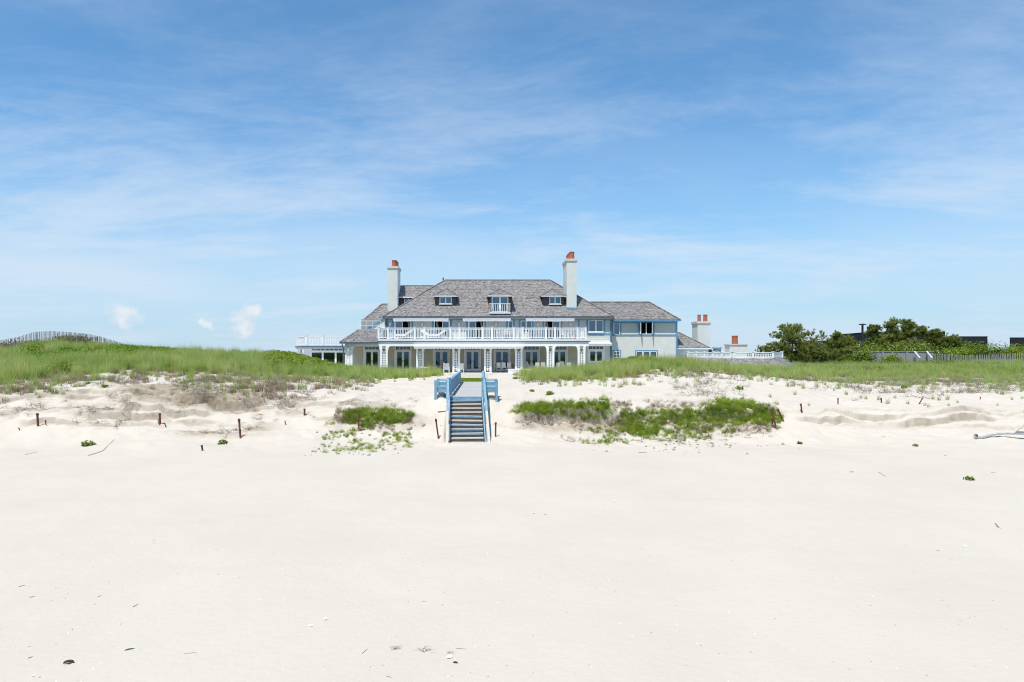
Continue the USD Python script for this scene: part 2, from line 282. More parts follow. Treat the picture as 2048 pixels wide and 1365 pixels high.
foliage("deep_grass", [(0, (.11, .18, .03)), (.5, (.23, .33, .06)), (1, (.38, .46, .11))], .45)
foliage("dry_grass", [(0, (.17, .12, .075)), (.5, (.27, .205, .13)), (1, (.38, .31, .21))], .2)
foliage("turf_grass", [(0, (.09, .15, .012)), (.5, (.25, .36, .030)), (1, (.50, .56, .11))], .45)
foliage("rose_leaf", [(0, (.04, .09, .008)), (.5, (.11, .20, .018)), (1, (.25, .36, .045))], .35)
foliage("pine_needle", [(0, (.08, .11, .022)), (.5, (.21, .25, .055)), (1, (.37, .39, .12))], .4)
foliage("bush_leaf", [(0, (.07, .13, .014)), (.5, (.17, .26, .028)), (1, (.32, .41, .07))], .4)
foliage("lime_leaf", [(0, (.10, .15, .018)), (.5, (.17, .235, .03)), (1, (.28, .33, .07))])
foliage("grey_twig", [(0, (.20, .165, .13)), (.5, (.31, .27, .22)), (1, (.43, .38, .32))], .05)
foliage("root_brown", [(0, (.15, .10, .06)), (.5, (.24, .17, .11)), (1, (.34, .27, .19))], .05)
paint("rose_petal", (.62, .10, .32), .6, .2, 30)
paint("white_petal", (.80, .80, .72), .6, .1, 30)
paint("clod", (.36, .30, .23), .95, .3, 20, .5, 60)
paint("sea_water", (.03, .09, .13), .15, .2, .05, .5, .8)

# ------------------------------------------------------------------ the ground: beach, broken dune face, dune tops
def fb(x, y, s, octv=4, seed=0): return meshkit.fbm(np.stack([np.asarray(x) * s, np.asarray(y) * s, np.zeros_like(x)], -1), octv, seed) - .5
COLS = {   # photo column: (depth, photo row) down the dune, surveyed from beach to crest
 -300: [(32,880),(34,862),(35.5,838),(37.5,802),(40,778),(44,757),(50,737),(56,720),(60,712),(64,711),(70,713),(82,716)],
 0:   [(31,905),(33,880),(34,862),(35.5,832),(37.5,800),(40,776),(44,756),(50,736),(56,721),(60,713),(64,712),(70,713),(82,716)],
 100: [(31,904),(33,878),(34,858),(35.5,830),(37.5,797),(40,770),(44,748),(50,726),(56,706),(60,696),(63,695),(70,705),(82,712)],
 200: [(31,904),(33,880),(34,860),(35.5,832),(37.5,799),(40,769),(44,746),(50,724),(56,706),(60,697),(64,697),(70,705),(82,712)],
 300: [(31,905),(33,882),(34,864),(35.5,840),(37.5,802),(40,768),(44,743),(50,724),(56,710),(60,704),(64,705),(70,708),(82,712)],
 420: [(31,908),(33,885),(34,870),(35.5,848),(37.5,806),(40,772),(44,750),(50,732),(56,718),(60,712),(64,713),(70,714),(82,716)],
 560: [(31.5,905),(33,888),(34,874),(36,842),(38,802),(41,775),(46,755),(52,738),(57,727),(62,723),(66,724),(72,720),(82,716)],
 690: [(32,903),(34,880),(35.6,850),(36.5,820),(39,791),(42,777),(47,760),(53,752),(58,748),(62,746),(66,746),(72,740),(82,730)],
 800: [(32.5,901),(34.3,878),(35.7,850),(36.5,828),(39,795),(43,774),(48,763),(54,757),(58,755),(62,753),(66,748),(72,741),(82,731)],
 880: [(33,893),(34.3,878),(36,838),(38,796),(43,774),(48,765),(54,757),(58,752),(62,749),(66,747),(72,741),(82,731)],
 965: [(33,893),(34.3,878),(36,840),(38,797),(43,776),(48,766),(54,758),(58,753),(62,750),(66,747),(72,741),(82,731)],
 1010:[(33,894),(34.3,876),(36,846),(38,801),(43,775),(48,763),(54,753),(60,748),(64,748),(67,746),(72,741),(82,731)],
 1130:[(33,893),(34.6,872),(35.6,850),(36.4,819),(38,800),(43,775),(50,761),(56,754),(60,751),(64,749),(67,747),(72,740),(82,731)],
 1280:[(33,893),(34.6,874),(36,850),(37,822),(38.5,797),(43,773),(49,751),(54,734),(58,722),(61,722),(65,732),(72,735),(82,726)],
 1400:[(33,892),(34.6,872),(36,846),(37,817),(38.7,795),(43,774),(49,753),(54,742),(58,736),(62,738),(66,740),(72,738),(82,730)],
 1550:[(33,890),(34.5,866),(35.5,845),(36.5,820),(39,796),(43,774),(49,759),(56,748),(62,745),(70,742),(82,732)],
 1750:[(32.5,888),(34,868),(35.3,850),(36.3,830),(40,801),(44,783),(50,766),(57,752),(63,745),(70,740),(82,728)],
 2048:[(32,888),(34,866),(35.3,849),(36.3,831),(40,800),(44,781),(50,765),(57,751),(63,743),(70,736),(82,726)],
 2350:[(32,888),(34,866),(35.3,849),(36.3,831),(40,800),(44,780),(50,760),(57,744),(63,735),(70,727),(82,718)]}
OLD, NEW = [20, 24.0, 28.5, 31.0, 33.6, 37.7, 51.2, 58.0, 66.0, 400], [16, 19.0, 23.2, 24.9, 27.0, 30.05, 45.0, 54.5, 66.0, 400]   # survey chainage -> metres from the camera
od = lambda d: np.interp(d, OLD, NEW)
do = lambda y: np.interp(y, NEW, OLD)
DG = np.arange(18.0, 140.0, 0.1)
_tab = []
for px in COLS:
    d = [18.0, 23.0] + [od(a) for a, _ in COLS[px]] + [110.0, 140.0]; z = [BZ, BZ] + [max(BZ, WZ(b, od(a))) for a, b in COLS[px]] + [2.4, 1.6]
    _tab.append(gaussian_filter1d(np.interp(DG, d, z), 2.2))
PG = np.arange(-300.0, 2351.0, 10.0)
TABLE = PchipInterpolator(list(COLS), np.array(_tab), axis=0)(PG)
def sstep(a, b, x): t = np.clip((x - a) / (b - a), 0, 1); return t * t * (3 - 2 * t)
def bump1(x, a, b, soft): return sstep(a - soft, a + soft, x) * (1 - sstep(b - soft, b + soft, x))
# little sand cliffs: photo-column range, depth, height of the drop
SCARPS = [(-300, 330, 35.3, .26, 3.1), (40, 330, 34.7, .20, 5.2), (-300, 200, 37.6, .22, 7.9), (150, 420, 38.4, .26, 2.6), (330, 560, 37.2, .38, 6.7), (240, 420, 36.2, .30, 1.3), (560, 720, 37.9, .16, 8.8), (640, 830, 36.15, .36, 2.2), (700, 830, 37.6, .20, 9.1),
          (985, 1075, 35.0, .18, 4.4), (1030, 1225, 36.05, .46, 5.5), (1225, 1330, 36.4, .28, 2.9), (1320, 1425, 37.6, .20, 7.7), (1400, 1560, 36.15, .50, 8.2), (1330, 1440, 36.3, .25, 3.9),
          (1565, 2350, 36.2, .19, 6.1), (1590, 2350, 35.6, .25, 1.9), (1640, 2350, 35.0, .11, 9.4), (1700, 2350, 36.9, .09, 3.3), (1180, 1420, 40.2, .10, 4.9),
          (230, 600, 36.8, .09, 12.1), (250, 560, 37.5, .10, 13.7), (260, 620, 38.2, .09, 15.3), (280, 600, 38.9, .08, 16.9), (340, 520, 35.4, .10, 18.3), (-300, 260, 36.6, .09, 19.9), (-300, 240, 39.2, .09, 21.7)]
XL = np.arange(-90, 90, .03); _memo = {}
def _wig(sd): return _memo.setdefault(('w', sd), 1.1 * fb(XL, 0 * XL, .22, 3, int(sd * 10)) + .55 * fb(XL, 0 * XL, 1.5, 3, int(sd * 7)))
def _str(sd): return _memo.setdefault(('s', sd), np.clip(.55 + 1.6 * fb(XL, 0 * XL, .5, 2, int(sd * 13)), .15, 1))
def terrain(x, y, detail=True):
    x, y = np.broadcast_arrays(np.asarray(x, float), np.asarray(y, float))
    px = np.clip(CX + x * F / np.maximum(y, 18.0), -300, 2350); yo = do(y)
    z = map_coordinates(TABLE, [(px + 300) / 10.0, np.clip((y - 18.0) / .1, 0, len(DG) - 1)], order=1, mode="nearest")
    near = sstep(29, 33, yo) * (1 - sstep(75, 95, yo))
    earth = np.zeros_like(z)
    if detail:
        hum = fb(x, y, .55, 4, 3)
        rough = near * (1 - .6 * bump1(px, 1000, 1030, 20) * (1 - sstep(45, 47, yo)))
        z = z + rough * (.36 * hum * (1 - sstep(60, 64, yo)) + .15 * fb(x, y, 2.1, 5, 11) * sstep(31.5, 34.5, yo))
        for a, b, dd, h, sd in SCARPS:
            ds = dd + np.interp(x, XL, _wig(sd))
            w = bump1(px, a, b, 14) * np.interp(x, XL, _str(sd))
            t = yo - ds
            z = z + .85 * w * h * (sstep(-.035, .035, t) * (1 - sstep(.4, 2.6, t)) - .55 * sstep(-.8, -.04, t) * (1 - sstep(-.04, .02, t)))
            earth = np.maximum(earth, w * min(1, h * 2.6) * sstep(-.16, -.03, t) * (1 - sstep(.02, .07, t)))
        # damp, rooty strata exposed on the left face and under the turf banks
        spot = lambda a, b, c, d2, sft, lo, hi, sd: bump1(px, a, b, sft) * bump1(yo, c, d2, .5) * sstep(lo, hi, fb(x * .6, y * 1.8, 1.1, 4, sd) + .5)
        earth = np.maximum.reduce([earth, .95 * spot(230, 600, 36.4, 40.2, 45, .34, .56, 21), .8 * spot(340, 540, 33.8, 36.9, 40, .38, .60, 22), .7 * spot(-100, 280, 35.4, 39.0, 40, .44, .66, 23),
                                   .75 * spot(1035, 1230, 35.0, 36.4, 20, .30, .55, 24), .6 * spot(1300, 1560, 34.6, 36.4, 25, .42, .62, 25), .55 * spot(640, 860, 35.2, 38.6, 30, .44, .64, 26), .28 * spot(1600, 2350, 34.6, 36.4, 40, .46, .7, 27)])
        z = z + near * earth * (.10 * fb(x, y, 5.0, 3, 31) + .09 * np.abs(fb(x, y * 1.5, 3.2, 3, 33)) + .085 * fb(x, y, 11.0, 3, 34))
        flat = 1 - sstep(29, 34, yo)
        z = z + flat * (.026 * fb(x, y, .22, 3, 41) + .018 * fb(x, y * 1.6, 1.2, 3, 42) + .016 * fb(x + .4 * y, y * 1.5, 4.0, 4, 43)) * (1 - sstep(32, 35, yo) * .5)
    # hollow for the boardwalk, lawn, terrace and house
    cor = bump1(x, -1.75, .16, .2) * sstep(29.55, 30.2, y) * (1 - sstep(75, 77, y))
    z = np.where(cor > 0, z * (1 - cor) + np.minimum(z, 1.90) * cor, z)
    st = bump1(x, -1.56, .16, .10) * sstep(26.4, 27.2, y) * (1 - sstep(29.6, 30.1, y))
    stz = 2.05 - (30.05 - y) * .577 - .30
    z = np.where(st > 0, z * (1 - st) + np.minimum(z, np.maximum(stz, BZ - .05)) * st, z)
    ter = bump1(x, -20.5, 12.0, 1.0) * sstep(62.2, 64.2, y) * (1 - sstep(84, 88, y))
    ter = np.maximum(ter, bump1(x, 10, 28, 1.0) * sstep(67.0, 69.0, y) * (1 - sstep(84, 88, y)))
    ter = np.maximum(ter, bump1(x, -3.0, 1.0, .3) * sstep(52.2, 52.9, y) * (1 - sstep(84, 88, y)))
    z = np.where(ter > 0, z * (1 - ter) + np.minimum(z, 1.90) * ter, z)
    beach_out = sstep(1.0, -14.0, y)                     # behind the camera the beach slopes to the sea
    z = z - 1.9 * sstep(0, 1, np.clip((2 - y) / 40, 0, 1)) * (y < 2)
    return (z, earth) if detail else z
def grow(a, b, n, first):
    k = np.arange(1, n + 1); r = brentq_ratio(first, b - a, n); return a + first * (r ** k - 1) / (r - 1)
def brentq_ratio(f, L, n):
    lo, hi = 1.0001, 4.0
    for _ in range(80):
        m = (lo + hi) / 2
        if f * (m ** n - 1) / (m - 1) > L: hi = m
        else: lo = m
    return lo
xs_ = np.concatenate([np.arange(0, 24, .062), np.arange(24, 30, .125), np.arange(30, 62, .25), [62.0], grow(62, 3000, 26, .6)])
XS = np.concatenate([-xs_[:0:-1], xs_])
YS = np.concatenate([[-3000, -1200, -500, -250, -120, -70, -45, -30, -20, -12, -6], np.arange(-2, 9, .5), np.arange(9, 23.5, .14), np.arange(23.5, 26.8, .08), np.arange(26.8, 33.0, .034), np.arange(33, 64, .15), np.arange(64, 90, .5), grow(90, 4000, 26, .9)])
gx, gy = np.meshgrid(XS, YS); gz, ge = terrain(gx, gy)
nx, ny = len(XS), len(YS)
a = (np.arange(ny - 1)[:, None] * nx + np.arange(nx - 1)[None]).ravel()
faces = np.concatenate([np.stack([a, a + 1, a + nx + 1], 1), np.stack([a, a + nx + 1, a + nx], 1)])
obj("sand", (np.stack([gx, gy, gz], -1).reshape(-1, 3), faces), "sand", smooth=True, kind="structure", prim={"earth": ge.ravel(), "meadow": (sstep(84, 92, gy + 6 * fb(gx, gy, .05, 2, 61)) * (gy > 70)).ravel()}, label="pale dry beach sand rising into a broken dune")
obj("sea", MB().add([[-4000, -4000, -.9], [4000, -4000, -.9], [4000, -36, -.9], [-4000, -36, -.9]], np.array([[0, 1, 2, 3]])), "sea_water", kind="structure")
def ground_z(x, y):                                # height of the finished ground sheet (bilinear)
    i = np.clip(np.searchsorted(XS, x) - 1, 0, nx - 2); j = np.clip(np.searchsorted(YS, y) - 1, 0, ny - 2)
    u = np.clip((x - XS[i]) / (XS[i + 1] - XS[i]), 0, 1); v = np.clip((y - YS[j]) / (YS[j + 1] - YS[j]), 0, 1)
    return (gz[j, i] * (1 - u) + gz[j, i + 1] * u) * (1 - v) + (gz[j + 1, i] * (1 - u) + gz[j + 1, i + 1] * u) * v
def ground(x, y): return float(ground_z(np.array([x]), np.array([y]))[0])
_cache = {}
def hit(px, py, lo=7.0, hi=80.0):            # where a photo pixel's line of sight meets the ground
    d = np.concatenate([np.arange(lo, min(hi, 26), .03), np.arange(26, hi, .02)]) if lo < 26 else np.arange(lo, hi, .02)
    x = (px - CX) * d / F; z = CAMZ - (py - CY) * d / F
    g = ground_z(x, d); k = np.nonzero(g >= z)[0]
    i = k[0] if len(k) else np.argmin(np.abs(g - z))
    return np.array([x[i], d[i], g[i]])

# ------------------------------------------------------------------ roofs, walls, windows, rails
def shingles(mb, A, B, C, D, expo=.15, width=.17, lift=.028):
    """Courses of single shingles over the roof face A-B (eave) to D-C (ridge)."""
    A, B, C, D = (np.asarray(p, float) for p in (A, B, C, D))
    n = np.cross(B - A, D - A); n /= np.linalg.norm(n)
    rows = max(1, int(round(np.linalg.norm((D + C) / 2 - (A + B) / 2) / expo)))
    V, T = [], []
    for r in range(rows):
        t0, t1 = r / rows, min(1.0, (r + 1.15) / rows)
        l0, r0, l1, r1 = A + (D - A) * t0, B + (C - B) * t0, A + (D - A) * t1, B + (C - B) * t1
        L = np.linalg.norm(r0 - l0)
        if L < .12: continue
        w = RNG.uniform(.55, 1.5, max(1, int(L / width))); u = np.concatenate([[0], np.cumsum(w) / w.sum()])
        k = len(w); u0 = u[:-1] + .006 / L; u1 = u[1:] - .006 / L
        up = lift * RNG.uniform(.6, 1.5, k)[:, None] * n; dz = RNG.uniform(-.022, .022, k)[:, None] * (D - A) / np.linalg.norm(D - A)
        P = lambda l, rr, q: l + (rr - l) * q[:, None]
        a, b, c, d = P(l0, r0, u0) + up + dz, P(l0, r0, u1) + up + dz, P(l1, r1, u1) + n * .004, P(l1, r1, u0) + n * .004
        e, f = P(l0, r0, u0) + dz + n * .003, P(l0, r0, u1) + dz + n * .003
        V.append(np.stack([a, b, c, d, e, f], 1)); T.append(np.clip(RNG.normal(.48, .12, k) - .22 * (RNG.random(k) < .07), .02, .98))
    V = np.concatenate(V); T = np.concatenate(T); k = len(V); o = np.arange(k)[:, None] * 6
    F_ = np.concatenate([o + [0, 1, 2], o + [0, 2, 3], o + [4, 5, 1], o + [4, 1, 0]])
    mb.add(V.reshape(-1, 3), F_, np.repeat(T, 6))
def caps(mb, a, b, w=.26):
    """Ridge or hip caps, lapped pieces along a-b."""
    a, b = np.asarray(a, float), np.asarray(b, float); n = max(2, int(np.linalg.norm(b - a) / .22))
    for i in range(n):
        p, q = a + (b - a) * i / n, a + (b - a) * (i + 1.1) / n
        mb.beam(p + [0, 0, .035], q + [0, 0, .01], w, .035, tone=float(np.clip(R(.1, .55), 0, 1)))
def hip_roof(parent, ex0, ex1, ey0, ey1, ez, rx0, rx1, ry, rz, faces="fls", th=.16, name="roof"):
    """Eaves rectangle to a ridge; faces: f front, l left end, s right end, b back get shingles."""
    r = part(name, parent)
    e = [np.array(p, float) for p in ((ex0, ey0, ez), (ex1, ey0, ez), (ex1, ey1, ez), (ex0, ey1, ez))]
    a, b = np.array([rx0, ry, rz]), np.array([rx1, ry, rz]); dn = np.array([0, 0, th])
    v = e + [a, b] + [p - dn for p in e]
    f = [[0, 1, 5], [0, 5, 4], [1, 2, 5], [2, 3, 4], [2, 4, 5], [3, 0, 4], [6, 7, 1], [6, 1, 0], [7, 8, 2], [7, 2, 1], [8, 9, 3], [8, 3, 2], [9, 6, 0], [9, 0, 3], [6, 8, 7], [6, 9, 8]]
    obj("roof_boards", (v, f), "roof_base", r)
    m = MB()
    if "f" in faces: shingles(m, e[0], e[1], b, a)
    if "l" in faces: shingles(m, e[3], e[0], a, a)
    if "s" in faces: shingles(m, e[1], e[2], b, b)
    if "b" in faces: shingles(m, e[2], e[3], a, b)
    obj("shingles", m, "shingle", r, kind="stuff", prim={"tone": m.tone})
    m = MB(); caps(m, a, b)
    if "l" in faces: caps(m, e[0], a)
    if "s" in faces: caps(m, e[1], b)
    obj("ridge_cap", m, "shingle", r, kind="stuff", prim={"tone": m.tone})
    return r
def wall(parent, x0, x1, z0, z1, y, th, holes, mat, name="wall"):
    poly = sbox(x0, z0, x1, z1)
    for h in holes: poly = poly.difference(sbox(*h))
    return obj(name, MB().poly_xz(poly, y, y + th), mat, parent)
def ring_poly(x0, z0, x1, z1, cells):
    p = sbox(x0, z0, x1, z1)
    for c in cells: p = p.difference(sbox(*c))
    return p
def grid_cells(x0, z0, x1, z1, nc, nr, edge, bar):
    w = (x1 - x0 - 2 * edge - (nc - 1) * bar) / nc; h = (z1 - z0 - 2 * edge - (nr - 1) * bar) / nr
    return [(x0 + edge + i * (w + bar), z0 + edge + j * (h + bar), x0 + edge + i * (w + bar) + w, z0 + edge + j * (h + bar) + h) for j in range(nr) for i in range(nc)]
def window(parent, x0, x1, z0, z1, y, nc=1, nr=1, edge=.07, bar=.06, name="window", mat="white_paint", open_cells=(), blind=None, label=None):
    """A framed window set in the wall face at y (facing the sea): frame, sill and one pane per light."""
    w = part(name, parent); cells = grid_cells(x0, z0, x1, z1, nc, nr, edge, bar)
    obj("frame", MB().poly_xz(ring_poly(x0, z0, x1, z1, cells), y - .035, y + .05), mat, w)
    for i, c in enumerate(cells):
        if i in open_cells: continue
        obj("pane", MB().box(c[0] - .01, y + .012, c[1] - .01, c[2] + .01, y + .020, c[3] + .01), "glass", w)
    if blind: obj("blind", one_box(x0 + .04, y + .10, z0 + .04, x1 - .04, y + .13, z1 - .04), blind, w)
    if label: tag(w, label)
    return w
def french_door(parent, xc, y, z0, w=1.72, hd=2.12, label=None, blind=None, open_leaf=False):
    """Pair of glazed doors under a four-light transom."""
    x0, x1 = xc - w / 2, xc + w / 2; zt = z0 + hd
    d = part("french_door", parent)
    hole = [(x0 + .16, z0 + .02, x1 - .16, zt - .02), (x0 + .12, zt + .07, x1 - .12, zt + .40)]
    obj("frame", MB().poly_xz(ring_poly(x0, z0, x1, zt + .46, hole), y - .05, y + .06), "white_paint", d)
    for s in (-1, 1):
        a, b = (x0 + .17, xc - .006) if s < 0 else (xc + .006, x1 - .17)
        c = (a + .10, z0 + .24, b - .10, zt - .14)
        obj("leaf", MB().poly_xz(ring_poly(a, z0 + .03, b, zt - .03, [c]), y - .02, y + .03), "white_paint", d)
        obj("pane", one_box(c[0] - .01, y + .004, c[1] - .01, c[2] + .01, y + .012, c[3] + .01), "low_glass", d)
        obj("handle", MB().beam((xc + s * .06, y - .05, z0 + .98), (xc + s * .06, y - .05, z0 + 1.12), .03, .03, up=(0, 1, 0)), "black_metal", d)
        if blind: obj("blind", one_box(c[0] - .02, y + .05, c[1] - .02, c[2] + .02, y + .06, c[3] + .02), blind, d)
    cells = grid_cells(x0 + .11, zt + .06, x1 - .11, zt + .41, 4, 1, .03, .035)
    obj("transom_bar", MB().poly_xz(ring_poly(x0 + .11, zt + .06, x1 - .11, zt + .41, cells), y - .02, y + .03), "white_paint", d)
    obj("transom_pane", one_box(x0 + .13, y + .004, zt + .08, x1 - .13, y + .010, zt + .39), "low_glass", d)
    if label: tag(d, label)
    return d
def railing(parent, p0, p1, z0, h, posts, spacing=.172, pw=.20, name="railing", bw=.052, mat="white_paint", end_posts=True):
    """Balustrade between two points: posts (fractions along), top and bottom rail, single balusters."""
    p0, p1 = np.asarray(p0, float), np.asarray(p1, float); L = np.linalg.norm(p1 - p0); u = (p1 - p0) / L; v = np.array([-u[1], u[0]])
    r = part(name, parent)
    def stick(nm, c, wu, wv, za, zb):
        q = [c + u * su * wu / 2 + v * sv * wv / 2 for sv in (-1, 1) for su in ((-1, 1) if sv < 0 else (1, -1))]
        obj(nm, MB().add([[*k, za] for k in q] + [[*k, zb] for k in q], BOXF), mat, r)
    P = sorted(posts)
    for t in P:
        stick("post", p0 + u * t * L, pw, pw, z0, z0 + h + .035); stick("post_cap", p0 + u * t * L, pw + .07, pw + .07, z0 + h + .037, z0 + h + .075)
    for a, b in zip(P[:-1], P[1:]):
        s, e = p0 + u * (a * L + pw / 2 + .002), p0 + u * (b * L - pw / 2 - .002)
        for nm, za, zb, wv in (("top_rail", z0 + h - .07, z0 + h, .13), ("under_rail", z0 + h - .20, z0 + h - .15, .06), ("bottom_rail", z0 + .07, z0 + .13, .08)):
            stick(nm, (s + e) / 2, np.linalg.norm(e - s), wv, za, zb)
        n = max(1, int(round((b - a) * L / spacing)) - 1)
        for i in range(n):
            stick("baluster", s + (e - s) * (i + 1) / (n + 1), bw, .045, z0 + .132, z0 + h - .072)
    return r
def awning(parent, x0, x1, y, z, out, drop, val=.20):
    """Rolled-out awning: cassette, cloth sloping to the front bar, scalloped valance."""
    a = part("awning", parent)
    obj("cassette", one_box(x0 - .05, y - .20, z - .02, x1 + .05, y - .01, z + .16), "white_paint", a)
    obj("cloth", MB().add([[x0, y - .2, z + .10], [x1, y - .2, z + .10], [x1, y - out, z + .10 - drop], [x0, y - out, z + .10 - drop], [x0, y - .2, z + .09], [x1, y - .2, z + .09], [x1, y - out, z + .09 - drop], [x0, y - out, z + .09 - drop]],
        np.array([[0, 3, 2], [0, 2, 1], [4, 5, 6], [4, 6, 7]])), "awning_cloth", a)
    obj("front_bar", one_box(x0 - .03, y - out - .05, z + .05 - drop, x1 + .03, y - out, z + .12 - drop), "white_paint", a)
    n = int((x1 - x0) / .30); pts = [(x1, z + .05 - drop), (x0, z + .05 - drop)]
    for i in range(n):
        for k in range(6):
            t = (i + k / 6) / n; pts.append((x0 + (x1 - x0) * t, z + .05 - drop - val + .055 * (1 - math.sin(math.pi * k / 6))))
    pts.append((x1, z + .05 - drop - val + .055))
    obj("valance", MB().poly_xz(Polygon(pts), y - out - .033, y - out - .027), "awning_cloth", a)
    for x in (x0 + .25, x1 - .25):
        obj("arm", MB().beam((x, y - .15, z + .02), (x, y - out + .02, z + .06 - drop), .05, .05), "white_paint", a)
    return a

# ------------------------------------------------------------------ the beach house
G0, FL2, DW, DL = 2.05, 5.32, 69.0, 66.0               # terrace level, balcony level, main wall plane, loggia front plane
house = thing("beach_house", "large pale beach house with hipped shingle roofs, blue trim and a long white balcony", "house", (0, DL, G0))
PX = lambda p, d=DW: WX(p, d)
PZ = lambda p, d=DW: WZ(p, d)
ZW1 = 7.55                                              # top of the main wall under the eaves
# -- first floor of the main block
sl = [(788.5, 822.5), (868.0, 900.0), (936.0, 968.5), (1089.0, 1121.0)]      # sliding doors
up_holes = [(PX(a), FL2 + .02, PX(b), 7.22) for a, b in sl] + [(PX(1016), 5.95, PX(1026), 7.20), (PX(1041.5), 5.95, PX(1063.5), 7.20), (PX(1177), PZ(664.5), PX(1206.5), PZ(640.5))]
dr = [744, 806, 883, 945, 1004, 1063, 1118.5]
lo_holes = [(PX(c) - .84, G0 + .0, PX(c) + .84, G0 + 2.56) for c in dr] + [(PX(1192) - .84, PZ(734), PX(1192) + .84, PZ(692))]
wall(house, -9.95, 12.88, FL2 + .0, ZW1, DW, .25, up_holes, "sage_clapboard")
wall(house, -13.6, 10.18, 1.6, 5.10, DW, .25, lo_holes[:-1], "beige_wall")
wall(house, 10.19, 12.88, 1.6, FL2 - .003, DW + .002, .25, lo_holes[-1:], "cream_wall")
obj("wall", one_box(-9.95, DW + .252, 1.6, -9.70, 80, ZW1), "sage_clapboard", house)
obj("wall", one_box(12.63, DW + .255, 1.6, 12.88, 80, ZW1), "cream_wall", house)
obj("wall", one_box(-13.6, DW + .252, 1.6, -13.35, 76, 5.1), "beige_wall", house)
obj("interior_wall", one_box(-13.3, 74.0, 1.6, 12.6, 74.15, 7.6), "curtain_grey", house)
obj("interior_floor", one_box(-13.3, 69.26, 1.90, 12.6, 73.98, 2.04), "wood_brown", house)
obj("interior_floor", one_box(-9.69, 69.26, 5.14, 12.6, 73.98, 5.30), "wood_brown", house)
obj("interior_ceiling", one_box(-9.69, 69.26, 7.50, 12.6, 73.98, 7.54), "curtain_grey", house)
for i, (a, b) in enumerate(sl):
    x0, x1 = PX(a), PX(b); flip = i in (1, 3); d = part("sliding_door", house); mid = (x0 + x1) / 2
    obj("frame", MB().poly_xz(ring_poly(x0, FL2 + .022, x1, 7.218, [(x0 + .08, FL2 + .08, x1 - .08, 7.14)]), DW - .04, DW + .12), "white_paint", d)
    g0, g1 = (mid, x1 - .085) if flip else (x0 + .085, mid)          # the closed leaf; the other half stands open
    c = (g0 + .06, FL2 + .16, g1 - .06, 7.08)
    obj("leaf", MB().poly_xz(ring_poly(g0, FL2 + .085, g1, 7.135, [c]), DW, DW + .04), "white_paint", d)
    obj("pane", one_box(c[0] - .01, DW + .015, c[1] - .01, c[2] + .01, DW + .023, c[3] + .01), "glass", d)
    h0, h1 = (x0 + .085, mid) if flip else (mid, x1 - .085)
    q = h1 - .34 if not flip else h0 + .02
    obj("curtain", MB().tube([(q + .16 + .10 * math.sin(k), DW + .42, FL2 + .03 + k * .5) for k in np.linspace(0, 4.0, 5)], .12, 7), "curtain_grey", d)
window(house, PX(1016), PX(1026), 5.95, 7.20, DW)
window(house, PX(1041.5), PX(1063.5), 5.95, 7.20, DW, 2, 1, .06, .12)
window(house, PX(1177), PX(1206.5), PZ(664.5), PZ(640.5), DW, 2, 1, .07, .13)
for a, b in ((784, 788), (822.8, 826.5), (863.8, 867.7), (900.3, 904), (932, 935.7), (968.8, 972), (1012, 1015.7), (1026.3, 1029.3), (1037.5, 1041.2), (1063.8, 1067), (1085, 1088.7), (1121.3, 1124.5), (1156, 1159)):
    obj("trim_board", one_box(PX(a), DW - .024, FL2 + .003, PX(b), DW - .001, 7.26), "blue_trim", house)
for a, b in ((1172.5, 1176.7), (1206.8, 1210.5)):
    obj("trim_board", one_box(PX(a), DW - .026, PZ(669.5), PX(b), DW - .001, 7.26), "blue_trim", house)
obj("trim_board", one_box(PX(1172.5), DW - .03, PZ(670), PX(1222), DW - .001, PZ(667)), "blue_trim", house)
obj("window_sill", one_box(PX(1176), DW - .12, PZ(666.8), PX(1207.5), DW - .036, PZ(665)), "white_paint", house)
obj("corner_board", one_box(12.74, DW - .035, 1.6, 12.90, DW - .002, 7.26), "blue_trim", house)
obj("corner_board", one_box(-9.97, DW - .034, FL2 + .003, -9.72, DW - .001, 7.26), "blue_trim", house)
obj("frieze_band", one_box(-9.99, DW - .05, 7.262, 12.92, DW - .002, 7.36), "blue_trim", house)
obj("frieze_board", one_box(-9.99, DW - .08, 7.363, 12.92, DW - .002, 7.54), "pale_blue_trim", house)
for p in (780, 844, 918, 992, 1075, 1141):
    l_ = part("wall_lantern", house); x = PX(p, DW)
    obj("body", MB().tube([(x, DW - .12, 6.60), (x, DW - .12, 6.64), (x, DW - .12, 7.00), (x, DW - .12, 7.05)], [.06, .115, .115, .05], 8), "pale_blue_trim", l_)
    obj("back_plate", one_box(x - .10, DW - .028, 6.54, x + .10, DW - .003, 7.09), "blue_trim", l_)
# -- main hipped roof with its gutter
EZ, EY, RYM, RZM = 7.62, 68.55, 74.4, WZ(560.5, 74.4)
hip_roof(house, -10.15, 13.03, EY, 80.4, EZ, -4.25, 7.2, RYM, RZM)
obj("gutter", one_box(-10.2, EY - .13, EZ - .16, 13.08, EY - .002, EZ - .02), "dark_gutter", house)
obj("soffit", one_box(-10.1, EY + .01, 7.545, 13.0, DW - .01, 7.57), "pale_blue_trim", house)
roof_z = lambda y: EZ + (y - EY) * (RZM - EZ) / (RYM - EY)
obj("vent_pipe", MB().tube([(PX(886.5, 75), 75, 11.3), (PX(886.5, 75), 75, WZ(555.5, 75))], .075, 8), "dark_gutter", house)
